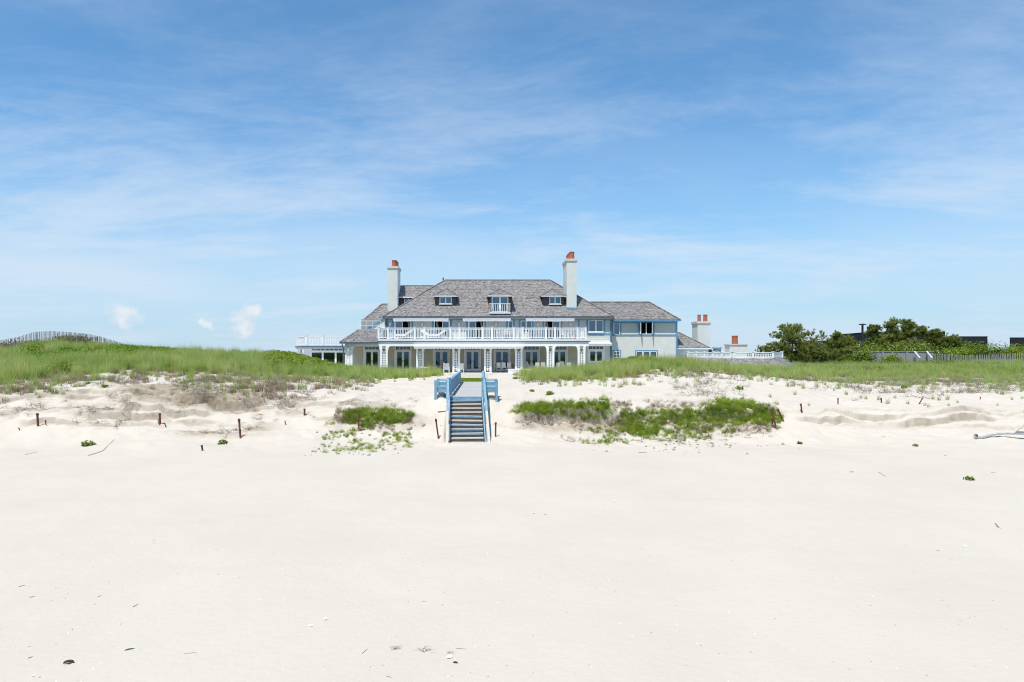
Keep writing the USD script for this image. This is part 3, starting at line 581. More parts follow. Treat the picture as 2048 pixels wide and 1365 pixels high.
# -- dormers
def dormer(pc, yf, wpx, pe, pa, base_py, win, door=False):
    d = part("dormer", house); x0, x1 = WX(wpx[0], yf), WX(wpx[1], yf); xc = WX(pc, yf)
    ze, za, zb = WZ(pe, yf), WZ(pa, yf), WZ(base_py, yf); zb0 = zb - .05
    yb = lambda z: EY + (z - EZ) * (RYM - EY) / (RZM - EZ)
    a, b = WX(win[0], yf), WX(win[1], yf); wz0, wz1 = WZ(win[2], yf), ze - .06
    obj("front_wall", MB().poly_xz(sbox(x0, zb0, x1, ze).difference(sbox(a, wz0, b, wz1)), yf, yf + .12), "dormer_shingle", d)
    for s, x in ((-1, x0), (1, x1)):                                    # cheeks run back into the roof
        obj("cheek", MB().poly_yz(Polygon([(yf + .121, zb0), (yb(ze) + .1, ze), (yf + .121, ze)]), *((x, x + .1) if s < 0 else (x - .1, x))), "dormer_shingle", d)
    for j in range(int((ze - zb0) / .17)):                              # proud shingle courses on the dormer front
        z = zb0 + .06 + j * .17
        for u0, u1 in ((x0 - .015, a - .03), (b + .03, x1 + .015)):
            if u1 - u0 > .08: obj("shingle_course", MB().beam((u0, yf - .012, z), (u1, yf - .012, z), .02, .05, up=(0, -.3, 1)), "dormer_shingle", d)
    o = .24; xa, xb = x0 - o, x1 + o; yr = yf + (xb - xa) * .5 * .75; e = [(xa, yf - .32, ze), (xb, yf - .32, ze)]
    back = yb(za) + .15; bl = yb(ze) + .15
    obj("roof_boards", ([(xa, yf - .32, ze), (xb, yf - .32, ze), (xb, bl, ze), (xa, bl, ze), (xc, yr, za), (xc, back, za), (xa, yf - .32, ze - .09), (xb, yf - .32, ze - .09), (xb, bl, ze - .09), (xa, bl, ze - .09)],
        [[0, 1, 4], [1, 2, 5], [1, 5, 4], [3, 0, 4], [3, 4, 5], [2, 3, 5], [6, 7, 1], [6, 1, 0], [7, 8, 2], [7, 2, 1], [9, 6, 0], [9, 0, 3], [6, 8, 7], [6, 9, 8]]), "roof_base", d)
    m = MB(); shingles(m, e[0], e[1], (xc, yr, za), (xc, yr, za)); shingles(m, e[1], (xb, bl, ze), (xc, back, za), (xc, yr, za)); shingles(m, (xa, bl, ze), e[0], (xc, yr, za), (xc, back, za))
    obj("shingles", m, "shingle", d, kind="stuff", prim={"tone": m.tone})
    m = MB(); caps(m, e[0], (xc, yr, za), .17); caps(m, e[1], (xc, yr, za), .17); caps(m, (xc, yr, za), (xc, back, za), .17)
    obj("ridge_cap", m, "shingle", d, kind="stuff", prim={"tone": m.tone})
    obj("fascia", one_box(xa, yf - .35, ze - .10, xb, yf - .322, ze + .0), "pale_blue_trim", d)
    obj("dormer_room", one_box(x0 + .11, yf + .9, zb0 + .1, x1 - .11, yf + .95, ze - .1), "dark_interior", d)
    cells = grid_cells(a, wz0, b, wz1, 2, 1, .085, .13 if not door else .18)
    obj("window_frame", MB().poly_xz(ring_poly(a, wz0, b, wz1, cells), yf - .05, yf + .06), "white_paint", d)
    for c in cells: obj("pane", one_box(c[0] - .01, yf + .012, c[1] - .01, c[2] + .01, yf + .020, c[3] + .01), "glass", d)
    if not door: obj("window_sill", one_box(a - .06, yf - .12, wz0 - .07, b + .06, yf - .052, wz0 - .002), "white_paint", d)
    else:
        z0, z1 = zb + .02, WZ(608, yf); y = yf - .30
        for x in np.linspace(x0 + .05, x1 - .05, 12): obj("baluster", one_box(x - .022, y - .022, z0, x + .022, y + .022, z1 - .06), "white_paint", d)
        obj("hand_rail", one_box(x0 - .02, y - .045, z1 - .058, x1 + .02, y + .045, z1), "white_paint", d)
        obj("bottom_rail", one_box(x0 - .02, y - .04, z0 - .07, x1 + .02, y + .04, z0 - .002), "white_paint", d)
        for x in (x0 + .0, x1 - .0): obj("side_rail", one_box(x - .03, y + .046, z1 - .058, x + .03, yf - .01, z1), "white_paint", d)
        obj("balcony_floor", one_box(x0 - .02, y - .04, z0 - .12, x1 + .02, yf - .005, z0 - .072), "white_paint", d)
    return d
dormer(892.6, 70.1, (871.5, 911), 592.5, 576, 609, (879, 903.5, 608.2))
dormer(1106.8, 70.1, (1086.5, 1127), 592.5, 577, 609.5, (1098.5, 1122, 608.6))
dormer(999.5, 68.95, (979, 1020.5), 592.0, 576.3, 626, (983.5, 1016.5, 624.5), door=True)
# -- chimneys
def chimney(x0, x1, y0, y1, z0, z1, pots, cap=.22, mat="cream_wall", parent=house):
    c = part("chimney", parent)
    obj("stack", one_box(x0, y0, z0, x1, y1, z1 - cap - .002), mat, c)
    obj("cap", MB().poly_xy(sbox(x0 - .09, y0 - .09, x1 + .09, y1 + .09), z1 - cap, z1), "stone_cap", c)
    obj("cap_band", MB().poly_xy(sbox(x0 - .045, y0 - .045, x1 + .045, y1 + .045), z1 - cap - .10, z1 - cap - .003), mat, c)
    for (x, y, r, h) in pots:
        m = MB(); k = 14; prof = [(r * 1.06, 0), (r, .05), (r * .90, h * .86), (r * 1.02, h * .88), (r * 1.02, h), (r * .8, h), (r * .75, h * .4)]
        g = trimesh.creation.revolve([(a, b) for a, b in prof], sections=k); m.add(g.vertices + [x, y, z1 + .002], g.faces)
        obj("chimney_pot", m, "terracotta", c)
    return c
chimney(-10.72, -9.63, 76.0, 78.6, 6.0, WZ(533, 76), [(-10.05, 76.5, .29, .72), (-9.98, 77.2, .26, .68), (-10.0, 77.9, .26, .66)])
chimney(8.45, 9.46, 69.7, 73.0, 7.4, WZ(518, 69.7), [(9.02, 70.15, .27, .76), (8.95, 70.9, .26, .72), (8.95, 71.6, .26, .70), (8.95, 72.35, .26, .68)])
obj("chimney_flashing", one_box(8.40, 69.55, roof_z(69.55) - .1, 9.51, 69.698, roof_z(69.7) + .12), "blue_trim", house)
chimney(22.86, 24.2, 73.0, 75.0, 3.5, WZ(643, 73), [(23.2, 73.6, .19, .72), (23.86, 73.6, .23, .74)])
# -- upper block behind the main roof and the west wing
wall(house, -9.60, -4.6, 8.6, 10.25, 77.4, .2, [(PX(808, 77.4), WZ(606.5, 77.4), PX(834, 77.4), WZ(592, 77.4))], "dormer_shingle")
window(house, PX(808, 77.4), PX(834, 77.4), WZ(606.5, 77.4), WZ(592, 77.4), 77.4, 3, 1, .1, .14)
obj("wall", one_box(-9.60, 77.61, 8.6, -9.40, 81, 10.25), "dormer_shingle", house)
obj("interior_wall", one_box(-9.3, 78.6, 8.6, -4.7, 78.7, 10.4), "dark_interior", house)
hip_roof(house, -9.75, -3.0, 77.0, 81.2, 10.28, -9.56, -3.2, 79.1, WZ(572, 79.1), "fl")
obj("fascia", one_box(-9.77, 76.95, 10.14, -3.0, 76.998, 10.28), "pale_blue_trim", house)
for j in range(8): obj("shingle_course", MB().beam((-9.61, 77.386, 8.78 + j * .18), (PX(806.5, 77.4), 77.386, 8.78 + j * .18), .022, .06, up=(0, -.3, 1)), "dormer_shingle", house)
yw = 75.0
wall(house, -12.95, -9.96, 5.2, 7.30, yw, .2, [(PX(730, yw), WZ(655.5, yw), PX(740, yw), WZ(640.5, yw))], "sage_clapboard")
obj("wall", one_box(-12.95, yw + .21, 5.2, -12.75, 79.5, 7.30), "sage_clapboard", house)
window(house, PX(730, yw), PX(740, yw), WZ(655.5, yw), WZ(640.5, yw), yw, 2, 1, .06, .07)
obj("interior_wall", one_box(-12.7, 77, 5.2, -10, 77.1, 7.4), "dark_interior", house)
for a, b in ((726.6, 729.6), (740.4, 743)): obj("trim_board", one_box(PX(a, yw), yw - .03, 5.3, PX(b, yw), yw - .002, 7.16), "blue_trim", house)
obj("frieze_board", one_box(-12.98, yw - .05, 7.163, -9.97, yw - .002, 7.29), "pale_blue_trim", house)
hip_roof(house, -13.28, -6.5, 74.45, 80.2, 7.45, -11.55, -6.0, 77.25, WZ(608.5, 77.25), "fl")
obj("gutter", one_box(-13.3, 74.36, 7.31, -10.0, 74.447, 7.43), "dark_gutter", house)
# raking buttress wall at the left end of the balcony
obj("rake_wall", MB().poly_xz(Polygon([(-11.45, 6.36), (-9.99, 6.36), (-9.99, 7.42)]), DW - .02, DW + .2), "cream_wall", house)
obj("rake_board", MB().beam((-11.75, DW + .04, 6.36), (-9.98, DW + .04, 7.58), .34, .17, up=(0, 0, 1)), "blue_trim", house)
obj("flat_roof", one_box(-12.75, 68.2, 6.20, -9.97, 74.9, 6.31), "copper_roof", house)
pr = part("pipe_railing", house)
for x, z in ((-12.55, 7.15), (-11.85, 7.15), (-11.2, 7.15), (-10.4, 7.15)): obj("pipe_post", MB().tube([(x, 68.6, 6.312), (x, 68.6, z)], .018, 6), "white_paint", pr)
for z in (6.72, 7.15): obj("pipe_rail", MB().tube([(-12.55, 68.6, z), (-10.4, 68.6, z)], .016, 6), "white_paint", pr)
# -- loggia: columns, beam, ceiling, balcony slab, skirt roof
obj("beam", one_box(-13.45, DL, 4.60, 10.14, DL + .30, 5.02), "white_paint", house)
obj("cornice", one_box(-10.26, DL - .09, 5.022, 10.30, DL + .10, 5.11), "dark_gutter", house)
obj("fascia", one_box(-10.24, DL - .07, 5.112, 10.28, DL + .10, 5.20), "cushion_white", house)
obj("fascia", one_box(-10.22, DL - .05, 5.203, 10.24, DL + .10, 5.315), "pale_blue_trim", house)
obj("balcony_floor", one_box(-10.2, DL + .102, 5.13, 10.18, DW - .003, FL2 - .003), "grey_wood", house)
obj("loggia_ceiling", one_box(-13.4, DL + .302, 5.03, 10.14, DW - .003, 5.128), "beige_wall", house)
cols = [697.5, 768, 840, 912.5, 975.5, 1037.5, 1101, 1163]
def trellis_column(xc, z0, z1, wing=(1, 1)):
    c = part("trellis_column", house); y0, y1 = DL - .06, DL + .10; hw = .365; zi = z1 - .62
    for s in (-1, 1):
        b = .23 * wing[0 if s < 0 else 1] + .015
        xo, xi = xc + s * hw, xc + s * (hw - .185)
        arc = [(xo + s * b * (1 - math.cos(t)), z1 - .72 + .72 * math.sin(t)) for t in np.linspace(0, math.pi / 2, 8)]
        P = [(xi, z0), (xo, z0)] + arc + [(xi, z1)]
        obj("post", MB().poly_xz(Polygon(P).buffer(0), y0, y1), "white_paint", c)
    x0, x1 = xc - hw + .187, xc + hw - .187
    cells = grid_cells(x0, z0 + .10, x1, zi, 2, 8, .012, .08)
    obj("lattice", MB().poly_xz(ring_poly(x0, z0 + .10, x1, zi, cells), y0 + .04, y0 + .09), "white_paint", c)
    g = Point(xc, z1 - .36).buffer(.235, 10).difference(Point(xc, z1 - .36).buffer(.185, 10))
    obj("ring", MB().poly_xz(g, y0 - .02, y0 + .10), "white_paint", c)
    obj("base", one_box(xc - hw - .03, y0 - .03, z0 - .3, xc + hw + .03, y1 + .03, z0 - .002), "white_paint", c)
for p in cols: trellis_column(WX(p, DL), G0 + .06, 4.598, (0.9, 0.9) if p < 1160 else (0.9, .25))
for i, c in enumerate(dr): french_door(house, PX(c), DW - .0, G0 + .03)
# east bay under its own small awning
french_door(house, PX(1192), DW - .0, PZ(727), 1.72, PZ(700.6) - PZ(727), blind="green_blind", label="glazed door pair with green blinds under the small right awning")
awning(house, PX(1172.5, 68.5), PX(1222.5, 68.5), DW, WZ(687.5, 68.5), .75, .10)
bay = part("bay_railing", house)
xa, xb, yb_ = PX(1174, 68.3), PX(1212, 68.3), 68.35
for z in (PZ(728), PZ(736)): obj("rail", one_box(xa, yb_ - .04, z - .05, xb, yb_ + .04, z), "pale_blue_trim", bay)
for k in range(13):
    x = xa + (xb - xa) * (k + .5) / 13; obj("baluster", one_box(x - .025, yb_ - .02, PZ(736) + .002, x + .025, yb_ + .02, PZ(728) - .052), "white_paint", bay)
for x in (xa - .06, xb + .06): obj("post", one_box(x - .06, yb_ - .06, 1.7, x + .06, yb_ + .06, PZ(727)), "white_paint", bay)
obj("rail_base", one_box(xa, yb_ - .05, 1.7, xb, yb_ + .05, PZ(736) - .052), "white_paint", bay)
awning(house, PX(787, 68.4), PX(897, 68.4), DW - .11, 7.36, .70, .12)
awning(house, PX(926, 68.4), PX(1021, 68.4), DW - .11, 7.36, .70, .12)
awning(house, PX(1052, 68.4), PX(1148, 68.4), DW - .11, 7.36, .70, .12)
awning(house, WX(828, 65.3), WX(1046, 65.3), DL - .0, 4.60, .75, .12)
# balcony balustrade
bp_ = [757.5, 776, 829.5, 849, 901, 919, 965, 984, 1027.3, 1045, 1091.7, 1110, 1155, 1171]
y_ = DL + .18; xs = [WX(p, y_) for p in bp_]
railing(house, (xs[0], y_), (xs[-1], y_), FL2, 1.07, [(x - xs[0]) / (xs[-1] - xs[0]) for x in xs])
railing(house, (xs[-1], y_ + .12), (xs[-1], DW - .15), FL2, 1.07, [0, 1], name="side_railing")
railing(house, (xs[0], y_ + .12), (xs[0], DW - .15), FL2, 1.07, [0, 1], name="side_railing")
# skirt roof at the west end of the loggia
sk = part("skirt_roof", house); ez, tz = 4.98, 6.225
A, B, C, D = (-13.85, 65.6, ez), (-10.24, 65.6, ez), (-10.24, 68.3, tz), (-12.6, 68.3, tz); A2, D2 = (-13.85, 76, ez), (-12.6, 76, tz)
obj("roof_boards", ([A, B, C, D, A2, D2, (-13.85, 65.6, ez - .12), (-10.24, 65.6, ez - .12), (-13.85, 76, ez - .12), (-10.24, 68.3, ez - .12)],
    [[0, 1, 2], [0, 2, 3], [4, 0, 3], [4, 3, 5], [6, 7, 1], [6, 1, 0], [8, 6, 0], [8, 0, 4], [7, 9, 2], [7, 2, 1]]), "roof_base", sk)
m = MB(); shingles(m, A, B, C, D); shingles(m, A2, A, D, D2); obj("shingles", m, "shingle", sk, kind="stuff", prim={"tone": m.tone})
m = MB(); caps(m, A, D, .2); obj("ridge_cap", m, "shingle", sk, kind="stuff", prim={"tone": m.tone})
obj("gutter", one_box(-13.9, 65.48, ez - .13, -10.3, 65.598, ez - .01), "dark_gutter", house)
for pts in ([(-13.65, 65.55, 4.85), (-13.6, 65.8, 4.5), (-13.58, 65.88, 4.4), (-13.58, 65.88, 1.7)], [(12.98, 68.3, 7.5), (12.98, 68.6, 7.1), (12.85, 68.88, 6.8), (12.85, 68.88, 1.7)], [(-9.82, 68.4, 7.5), (-9.82, 68.88, 7.2), (-9.82, 68.88, 5.35)]):
    obj("downspout", MB().tube(pts, .055, 8), "dark_gutter", house)
# -- sun room with roof terrace on the left
P0, P1, P2 = np.array([-20.9, 76.5]), np.array([-18.75, 72.0]), np.array([-13.4, 72.0])
def facade(parent, p, q, z0, z1, holes, mat, th=.2, name="wall", off=0.0):
    """A wall with holes between two plan points; hole x is measured along the wall."""
    p, q = np.asarray(p, float), np.asarray(q, float); L = np.linalg.norm(q - p); u = (q - p) / L; n = np.array([u[1], -u[0]])
    poly = sbox(0, z0, L, z1)
    for h in holes: poly = poly.difference(sbox(*h))
    m = MB().poly_xz(poly, 0, th); v, f = m.arrays()
    w = np.stack([p[0] + u[0] * v[:, 0] - n[0] * (v[:, 1] - off), p[1] + u[1] * v[:, 0] - n[1] * (v[:, 1] - off), v[:, 2]], 1)
    return obj(name, (w, f), mat, parent)
L1 = float(np.linalg.norm(P2 - P1)); X1 = lambda p: WX(p, 72.0) + 18.75
big = [(X1(623.5), 2.3, X1(643.5), WZ(705.5, 72)), (X1(647), 2.3, X1(669.5), WZ(705.5, 72)), (X1(673), 2.3, X1(694), WZ(705.5, 72))]
tr = (X1(623.5), WZ(701.5, 72), X1(694), WZ(695.2, 72))
facade(house, P1, P2, 1.6, 4.38, big + [tr], "white_paint")
L0 = float(np.linalg.norm(P1 - P0))
facade(house, P0, P1, 1.6, 4.38, [(1.6, 2.4, L0 - 1.2, 3.76), (1.6, 3.95, L0 - 1.2, 4.32)], "white_paint")
sun_room = part("sun_room_window", house)
for h in big:
    u = (P2 - P1) / L1
    obj("pane", one_box(-18.75 + h[0] - .01, 72.09, h[1] - .01, -18.75 + h[2] + .01, 72.10, h[3] + .01), "glass", sun_room)
obj("transom_pane", one_box(-18.75 + tr[0], 72.09, tr[1], -18.75 + tr[2], 72.10, tr[3]), "glass", sun_room)
for k in range(1, 8):
    x = -18.75 + tr[0] + (tr[2] - tr[0]) * k / 8; obj("glazing_bar", one_box(x - .025, 72.03, tr[1] + .002, x + .025, 72.085, tr[3] - .002), "white_paint", sun_room)
obj("interior_wall", one_box(-18.6, 75.4, 1.6, -13.7, 75.5, 4.5), "curtain_grey", house)
obj("interior_floor", one_box(-18.6, 72.22, 1.9, -13.7, 75.38, 2.04), "wood_brown", house)
for p in (624.5, 664): obj("curtain", MB().tube([(WX(p + 4, 72.7), 72.7, z) for z in (2.1, 3.0, 3.9)], .24, 8), "dark_interior", house)
roofp = Polygon([(-21.4, 77.2), (-19.15, 71.5), (-12.5, 71.5), (-12.5, 80), (-21.4, 80)])
obj("flat_roof", MB().poly_xy(roofp, 4.56, 4.69), "dark_gutter", house)
obj("fascia", MB().poly_xy(roofp.buffer(-.12), 4.385, 4.557), "pale_blue_trim", house)
railing(house, P1 + [.05, .05], P2 + [.6, .05], 4.70, 1.03, [0, (WX(645.5, 72) + 18.7) / 5.9, (WX(694, 72) + 18.7) / 5.9, 1], name="terrace_railing", bw=.085, spacing=.19)
railing(house, P0 + [.05, -.1], P1 + [-.1, .25], 4.70, 1.03, [0, 1], name="terrace_railing", bw=.085, spacing=.19)
# -- east wing
ye = 69.8; EXa, EXb = 12.90, 19.75
wh = [(PX(1227, ye), WZ(670, ye), PX(1240, ye), WZ(645.5, ye)), (PX(1280, ye), WZ(669, ye), PX(1305, ye), WZ(645, ye)), (PX(1227, ye), WZ(721, ye), PX(1240, ye), WZ(703, ye)), (PX(1272, ye), WZ(722, ye), PX(1313.5, ye), WZ(703, ye))]
zb_ = WZ(672.5, ye)
wall(house, EXa, EXb, 1.6, zb_, ye, .25, wh[2:], "cream_wall")
wall(house, EXa, EXb, zb_ + .003, 7.23, ye + .001, .25, wh[:2], "sage_clapboard")
obj("wall", one_box(EXb - .25, ye + .252, 1.6, EXb, 74.5, 7.23), "cream_wall", house)
obj("interior_wall", one_box(13.0, 72.6, 1.6, 19.4, 72.7, 7.2), "dark_interior", house)
obj("interior_floor", one_box(13.0, ye + .26, 5.1, 19.4, 72.59, 5.25), "wood_brown", house)
window(house, *[wh[0][i] for i in (0, 2, 1, 3)], ye)
window(house, *[wh[2][i] for i in (0, 2, 1, 3)], ye, 2, 3, .06, .035)
window(house, *[wh[3][i] for i in (0, 2, 1, 3)], ye, 3, 1, .06, .13)
w = part("casement_window", house); h = wh[1]; xm = (h[0] + h[2]) / 2
obj("frame", MB().poly_xz(ring_poly(h[0], h[1], h[2], h[3], grid_cells(h[0], h[1], h[2], h[3], 2, 1, .06, .09)), ye - .04, ye + .05), "white_paint", w)
for hx, ang in ((h[0] + .05, -100), (h[2] - .05, 78)):        # two sashes pushed open over the wall below
    ww = (h[2] - h[0]) / 2 - .09; a_ = math.radians(ang); sgn = 1 if ang < 0 else -1
    m = MB().poly_xz(ring_poly(0, h[1] + .05, ww, h[3] - .05, [(.06, h[1] + .12, ww - .06, h[3] - .12)]), -.02, .02); v, f = m.arrays()
    ca, sa = (math.cos(a_), math.sin(a_)) if sgn > 0 else (-math.cos(a_), -math.sin(a_))
    pl = lambda v: np.stack([hx + v[:, 0] * ca - v[:, 1] * sa, ye - .05 + v[:, 0] * sa + v[:, 1] * ca, v[:, 2]], 1)
    obj("sash", (pl(v), f), "white_paint", w)
    v, f = one_box(.05, -.006, h[1] + .11, ww - .05, .006, h[3] - .11).arrays(); obj("pane", (pl(v), f), "glass", w)
for a, b in ((1224.2, 1226.8), (1240.3, 1242.8), (1276.5, 1279.7), (1305.3, 1309)): obj("trim_board", one_box(PX(a, ye), ye - .03, zb_ + .22, PX(b, ye), ye - .002, 7.0), "blue_trim", house)
obj("trim_board", one_box(EXa + .01, ye - .035, zb_ - .0, EXb, ye - .002, zb_ + .155), "blue_trim", house)
obj("frieze_band", one_box(EXa + .01, ye - .04, 7.003, EXb + .02, ye - .003, 7.11), "blue_trim", house)
obj("frieze_board", one_box(EXa + .01, ye - .11, 7.113, EXb + .02, ye - .003, 7.22), "pale_blue_trim", house)
obj("corner_board", one_box(EXb - .13, ye - .042, 1.6, EXb + .02, ye - .004, 7.0), "blue_trim", house)
for hh in (wh[2], wh[3]):
    obj("window_trim", MB().poly_xz(sbox(hh[0] - .10, hh[1], hh[2] + .10, hh[3] + .12).difference(sbox(hh[0] - .002, hh[1] - .1, hh[2] + .002, hh[3] + .002)), ye - .03, ye - .002), "blue_trim", house)
hip_roof(house, 12.3, 19.98, 69.42, 74.4, 7.35, 9.0, 17.40, 71.9, WZ(604.5, 71.9), "fs")
obj("gutter", one_box(13.1, 69.30, 7.20, 20.05, 69.418, 7.32), "blue_trim", house)
# -- low wing at the right end
yl = 70.2
wall(house, 19.76, 23.1, 1.6, 4.42, yl, .25, [], "cream_wall")
lw = part("roof", house); e0, e1, a_, b_ = np.array((19.5, 69.9, 4.46)), np.array((23.15, 69.9, 4.46)), np.array((19.5, 72.6, 6.12)), np.array((20.75, 72.6, 6.12))
e2 = np.array((24.05, 71.6, 4.0)); e3 = np.array((24.3, 76.0, 4.0))
obj("roof_boards", ([e0, e1, b_, a_, e2, e3, e0 - [0, 0, .12], e1 - [0, 0, .12], e2 - [0, 0, .12], e3 - [0, 0, .12]], [[0, 1, 2], [0, 2, 3], [1, 4, 2], [4, 5, 2], [6, 7, 1], [6, 1, 0], [7, 8, 4], [7, 4, 1], [8, 9, 5], [8, 5, 4], [2, 5, 3], [6, 9, 7], [7, 9, 8]]), "roof_base", lw)
m = MB(); shingles(m, e0, e1, b_, a_); shingles(m, e1, e2, b_, b_); shingles(m, e2, e3, b_, b_); obj("shingles", m, "shingle", lw, kind="stuff", prim={"tone": m.tone})
m = MB(); caps(m, a_, b_, .2); caps(m, e1, b_, .2); obj("ridge_cap", m, "shingle", lw, kind="stuff", prim={"tone": m.tone})
obj("gutter", one_box(19.8, 69.80, 4.32, 23.2, 69.898, 4.44), "pale_blue_trim", house)

# ------------------------------------------------------------------ terrace, lawn, boardwalk
tp = sbox(-19.5, 63.6, 12.0, 71.6).union(sbox(-2.6, 53.4, .45, 63.7))
obj("terrace", MB().poly_xy(tp, 1.55, 2.03), "stone_cap", kind="structure", label="pale paved terrace in front of the loggia")
for k in range(24):
    y = 53.4 + k * .42
    obj("board", one_box(-2.55, y + .004, 2.034, .4, y + .41, 2.062), "patio_board", Node("/World/terrace", (0, 0, 0)))
obj("terrace_step", one_box(-2.6, 52.9, 1.5, .45, 53.395, 2.0), "cushion_white", kind="structure")
obj("lawn", one_box(-2.1, 45.1, 1.4, .25, 52.89, 2.0), "turf_grass", kind="structure", label="mown green lawn strip between the boardwalk and the terrace")

walk = thing("boardwalk_stairs", "weathered grey boardwalk with blue side walls and stairs down to the beach", "boardwalk", (-.8, 30.05, 2.05))
DX0, DX1, DY0, DY1, DZ = -1.47, -0.11, 30.05, 45.0, 2.05
k = 0; y = DY0
while y < DY1:
    w = .142; obj("plank", one_box(DX0 + R(-.008, .008), y, DZ - .04 + R(-.003, .003), DX1 + R(-.008, .008), y + w - .008, DZ + R(-.003, .002)), "grey_wood", walk); y += w
for x in (DX0 + .05, (DX0 + DX1) / 2, DX1 - .05): obj("joist", one_box(x - .04, DY0, DZ - .25, x + .04, DY1, DZ - .045), "fence_wood", walk)
for s, x in ((-1, DX0 - .06), (1, DX1 + .06)):                                   # long solid side walls
    ya, yb2 = DY0 + .30, 44.6
    w = part("side_wall", walk)
    for i in range(5):
        z = DZ + .02 + i * .135; obj("board", one_box(x - .022, ya, z, x + .022, yb2, z + .13), "bench_blue", w)
    obj("cap", one_box(x - .07, ya, DZ + .70, x + .07, yb2, DZ + .735), "bench_blue", w)
    for yy in np.linspace(ya + .1, yb2 - .1, 6): obj("post", one_box(x - s * -.024 - (.0 if s > 0 else .09), yy - .045, DZ - .3, x + s * .024 + (.09 if s > 0 else 0), yy + .045, DZ + .697), "bench_blue", w)
    obj("newel_post", one_box(x - .06, DY0 - .04, DZ - .9, x + .06, DY0 + .08, DZ + .78), "bench_blue", walk)
    obj("newel_cap", one_box(x - .09, DY0 - .07, DZ + .782, x + .09, DY0 + .11, DZ + .82), "bench_blue", walk)
def stair_x(x, y): return x + (DY0 - y) * .048                                   # the flight leans a little off line
NS, RUN, RISE = 11, .262, .151
for i in range(NS):
    yn = DY0 - i * RUN; zt = DZ - (i + 1) * RISE; b0, b1 = stair_x(DX0 + .02, yn), stair_x(DX1 - .02, yn); wob = R(-.012, .012)
    m = MB(); m.beam((b0, yn - RUN / 2 + .02, zt - .02 + wob), (b1, yn - RUN / 2 + .02, zt - .02 - wob), RUN + .04, .045)
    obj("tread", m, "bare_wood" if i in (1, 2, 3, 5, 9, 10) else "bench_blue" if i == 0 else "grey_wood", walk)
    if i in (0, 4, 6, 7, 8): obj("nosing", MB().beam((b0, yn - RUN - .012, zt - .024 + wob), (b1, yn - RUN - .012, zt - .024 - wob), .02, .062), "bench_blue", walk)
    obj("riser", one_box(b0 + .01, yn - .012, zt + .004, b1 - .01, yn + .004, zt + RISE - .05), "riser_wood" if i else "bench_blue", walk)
for s, x in ((-1, DX0), (1, DX1)):
    y1, y0_ = DY0, 26.9; z1, z0_ = DZ - .12, DZ - .12 - (DY0 - 26.9) * RISE / RUN
    obj("stringer", MB().beam((stair_x(x, y1) + s * .03, y1, z1), (stair_x(x, y0_) + s * .03, y0_, z0_), .05, .26), "bench_blue", walk)
    xa_, xb2 = x + s * .11, stair_x(x, 26.2) + s * .14
    pt = lambda t: np.array([xa_ + (xb2 - xa_) * t, DY0 - .08 + (26.25 - DY0) * t, DZ + .76 + (.33 - DZ - .76) * t])
    obj("handrail", MB().beam(pt(0), pt(.50), .095, .045), "bench_blue", walk, label="upper blue painted length of handrail")
    obj("handrail", MB().beam(pt(.502), pt(1.0), .095, .045), "bare_wood", walk, label="lower bare weathered length of handrail")
    for t in (.33, .66):
        p = pt(t); g = DZ - (DY0 - p[1]) * RISE / RUN - .5; obj("rail_post", one_box(p[0] - .045, p[1] - .045, g, p[0] + .045, p[1] + .045, p[2] - .05), "bench_blue" if t < .5 else "bare_wood", walk)
def bench(x0, x1, label):
    t = thing("bench", label, "bench", ((x0 + x1) / 2, 30.5, DZ), group="blue benches outside the boardwalk walls")
    y0, y1 = 30.15, 31.9
    for x in (x0 + .06, x1 - .06):
        for y in (y0 + .06, y1 - .06): obj("leg", one_box(x - .06, y - .06, DZ - .45, x + .06, y + .06, DZ + .66), "bench_blue", t)
    for i in range(5):
        a = x0 + .02 + i * (x1 - x0 - .04) / 5; obj("seat_board", one_box(a, y0 + .125, DZ + .34, a + (x1 - x0 - .04) / 5 - .012, y1 - .125, DZ + .372), "bench_blue", t)
    for y in (y0 + .06, y1 - .06):
        obj("apron", one_box(x0 + .122, y - .02, DZ + .16, x1 - .122, y + .02, DZ + .335), "bench_blue", t)
        obj("arm_rail", one_box(x0 + .0, y - .055, DZ + .663, x1 - .0, y + .055, DZ + .70), "bench_blue", t)
    obj("end_board", one_box(x0 + .122, y1 - .09, DZ + .38, x1 - .122, y1 - .05, DZ + .56), "bench_blue", t)
    return t
bench(-2.20, -1.56, "blue painted bench on the left of the boardwalk, debris beneath its seat")
bench(-.02, .62, "blue painted bench on the right of the boardwalk")

# ------------------------------------------------------------------ garden pavilion with roof terrace on the right
pav = thing("garden_pavilion", "low shingle-roofed pavilion topped by a white balustrade, right of the house", "pavilion", (24.5, 66, 2.4))
Q = [np.array(p) for p in ((20.45, 68.4), (22.85, 63.0), (26.65, 63.0), (28.2, 64.6), (28.2, 69.5), (20.6, 69.8))]
zt = 3.46; zb = 2.5
cen = np.array([24.6, 67.0]); out = lambda p, k: p + (p - cen) / np.linalg.norm(p - cen) * k
m, base = MB(), MB()
for i in range(4):
    a, b = Q[i], Q[i + 1]; lo_a, lo_b = out(a, 1.7), out(b, 1.7)
    A, B, C, D = (*lo_a, zb), (*lo_b, zb), (*b, zt), (*a, zt); shingles(m, A, B, C, D)
    base.add([A, B, C, D, (*lo_a, zb - .15), (*lo_b, zb - .15)], np.array([[0, 1, 2], [0, 2, 3], [4, 5, 1], [4, 1, 0]]))
sr = part("roof", pav); obj("roof_boards", base, "roof_base", sr); obj("shingles", m, "shingle", sr, kind="stuff", prim={"tone": m.tone})
obj("terrace_floor", MB().poly_xy(Polygon(Q).buffer(.05), zt - .2, zt + .05), "pale_blue_trim", pav)
